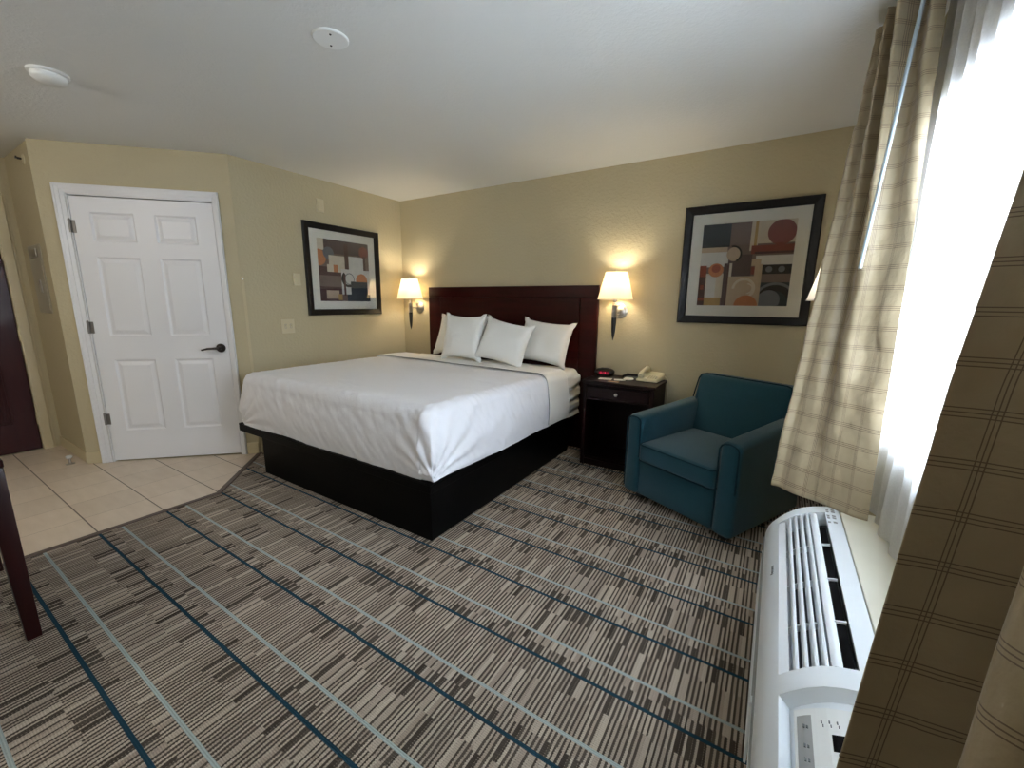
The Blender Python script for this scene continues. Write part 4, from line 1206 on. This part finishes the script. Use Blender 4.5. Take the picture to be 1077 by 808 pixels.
near = empty('curtain', (0, 0, 0)); tag(near, 'plaid tan curtain in the right foreground, beside the camera', 'curtain', 'plaid tan drapes')
tracks = [
    [(2.415, (4.075, -2.36)), (1.536, (4.029, -2.612)), (1.233, (3.974, -2.716)), (.963, (3.935, -2.803)), (.683, (3.897, -2.892)), (.60, (3.885, -2.92))],
    [(2.415, (4.10, -2.42)), (1.536, (4.085, -2.65)), (1.233, (4.035, -2.72)), (.963, (4.005, -2.79)), (.60, (3.955, -2.90))],
    [(2.415, (4.106, -2.50)), (1.536, (4.108, -2.71)), (.963, (4.105, -2.80)), (.60, (4.07, -2.90))],
    [(2.415, (4.04, -2.58)), (1.536, (4.055, -2.80)), (1.058, (4.009, -2.915)), (.847, (3.975, -2.986)), (.60, (3.94, -3.06))],
    [(2.415, (4.105, -2.70)), (1.5, (4.106, -2.93)), (.60, (4.08, -3.08))],
    [(2.415, (4.04, -2.82)), (1.5, (4.03, -3.08)), (.60, (3.99, -3.22))],
    [(2.415, (4.105, -2.95)), (1.5, (4.106, -3.2)), (.60, (4.10, -3.32))],
    [(2.415, (4.04, -3.08)), (1.5, (4.03, -3.33)), (.60, (4.0, -3.45))],
    [(2.415, (4.106, -3.3)), (1.5, (4.106, -3.45)), (.60, (4.105, -3.55))],
]
curtain('drape', near, tracks, 2.415, .60, 130, 110, M['curtain'], uoff=-.0325, us=1.25, shear=.055, wr=.002)
sh = empty('sheer_curtain', (0, 0, 0)); tag(sh, 'white translucent sheer curtain glowing in front of the window', 'sheer curtain')
tr = []
N = 44
for i in range(N + 1):
    y = -1.36 - i * (2.45 / N)
    x = 4.142 + (.011 if i % 2 else -.011) * (1 + .3 * math.sin(i * 1.7))
    tr.append([(2.42, (x, y)), (1.4, (x + .002 * math.sin(i), y + .006 * math.sin(i * 2.1))), (.578, (4.134 + (x - 4.142) * .9, y + .01 * math.sin(i)))])
curtain('sheer_panel', sh, tr, 2.42, .578, 264, 60, M['sheer'], wr=.002, thick=0)
rl = empty('curtain_rail', (0, 0, 0)); tag(rl, 'white curtain track along the top of the window', 'curtain rail')
one('rail', M['whiteplastic'], lambda bm: box(bm, 4.02, 4.15, -3.8, -1.0, 2.42, 2.439, .002), rl)

# ------------------------------------------------------------------ light
w = bpy.data.worlds.new('daylight'); scene.world = w; w.use_nodes = True
bg = w.node_tree.nodes['Background']
bg.inputs[0].default_value = (.80, .90, 1.0, 1); bg.inputs[1].default_value = 25.0
la = bpy.data.lights.new('window_portal', 'AREA'); la.shape = 'RECTANGLE'; la.size = WZ1 - WZ0; la.size_y = WY1 - WY0
la.cycles.is_portal = True
lo = bpy.data.objects.new('window_portal', la); COL.objects.link(lo)
lo.location = (WX + .13, (WY0 + WY1) / 2, (WZ0 + WZ1) / 2); lo.rotation_euler = (0, R(90), 0)

cl = empty('added_fill_light', (.45, -4.45, H)); tag(cl, 'added fill fixture on the ceiling, unseen behind the camera, brightening the entry corner', 'added fill light')  # fixture and its glow added out of view to brighten the entry corner
one('canopy', M['metal'], lambda bm: lathe(bm, [(.16, 0), (.16, -.02), (.15, -.025)], (0, 0, 0), 36), cl, 40)
one('glass_bowl', M['shade'], lambda bm: lathe(bm, [(.15, -.025), (.145, -.05), (.12, -.08), (.07, -.10), (.001, -.108)], (0, 0, 0), 36, close=False), cl, 60)
ld = bpy.data.lights.new('added_fill_glow', 'POINT'); ld.energy = 26; ld.color = (1., .96, .90); ld.shadow_soft_size = .15
lo = bpy.data.objects.new('added_fill_glow', ld); COL.objects.link(lo); lo.parent = cl; lo.location = (0, 0, -.27)
# ------------------------------------------------------------------ camera
yaw, pitch, roll = .5610, .1933, -.0112
fw = Vector((-math.sin(yaw) * math.cos(pitch), math.cos(yaw) * math.cos(pitch), -math.sin(pitch)))
rt = Vector((math.cos(yaw), math.sin(yaw), 0)); dn = fw.cross(rt)
c, s = math.cos(roll), math.sin(roll)
r2 = c * rt + s * dn; d2_ = -s * rt + c * dn
cam = bpy.data.cameras.new('camera'); co = bpy.data.objects.new('camera', cam); COL.objects.link(co)
m3 = Matrix((r2, -d2_, -fw)).transposed()
co.matrix_world = Matrix.Translation((3.7536, -3.5531, 1.3357)) @ m3.to_4x4()
cam.sensor_fit = 'HORIZONTAL'; cam.sensor_width = 36.; cam.lens = 438.2 * 36 / 1077
cam.clip_start = .02
scene.camera = co
vs = scene.view_settings
vs.view_transform = 'Standard'; vs.look = 'None'; vs.exposure = 0.6; vs.gamma = 1.0; vs.use_curve_mapping = False
scene.cycles.max_bounces = 10; scene.cycles.diffuse_bounces = 6; scene.cycles.transparent_max_bounces = 12
scene.cycles.sample_clamp_indirect = 8.0
scene.cycles.use_denoising = True
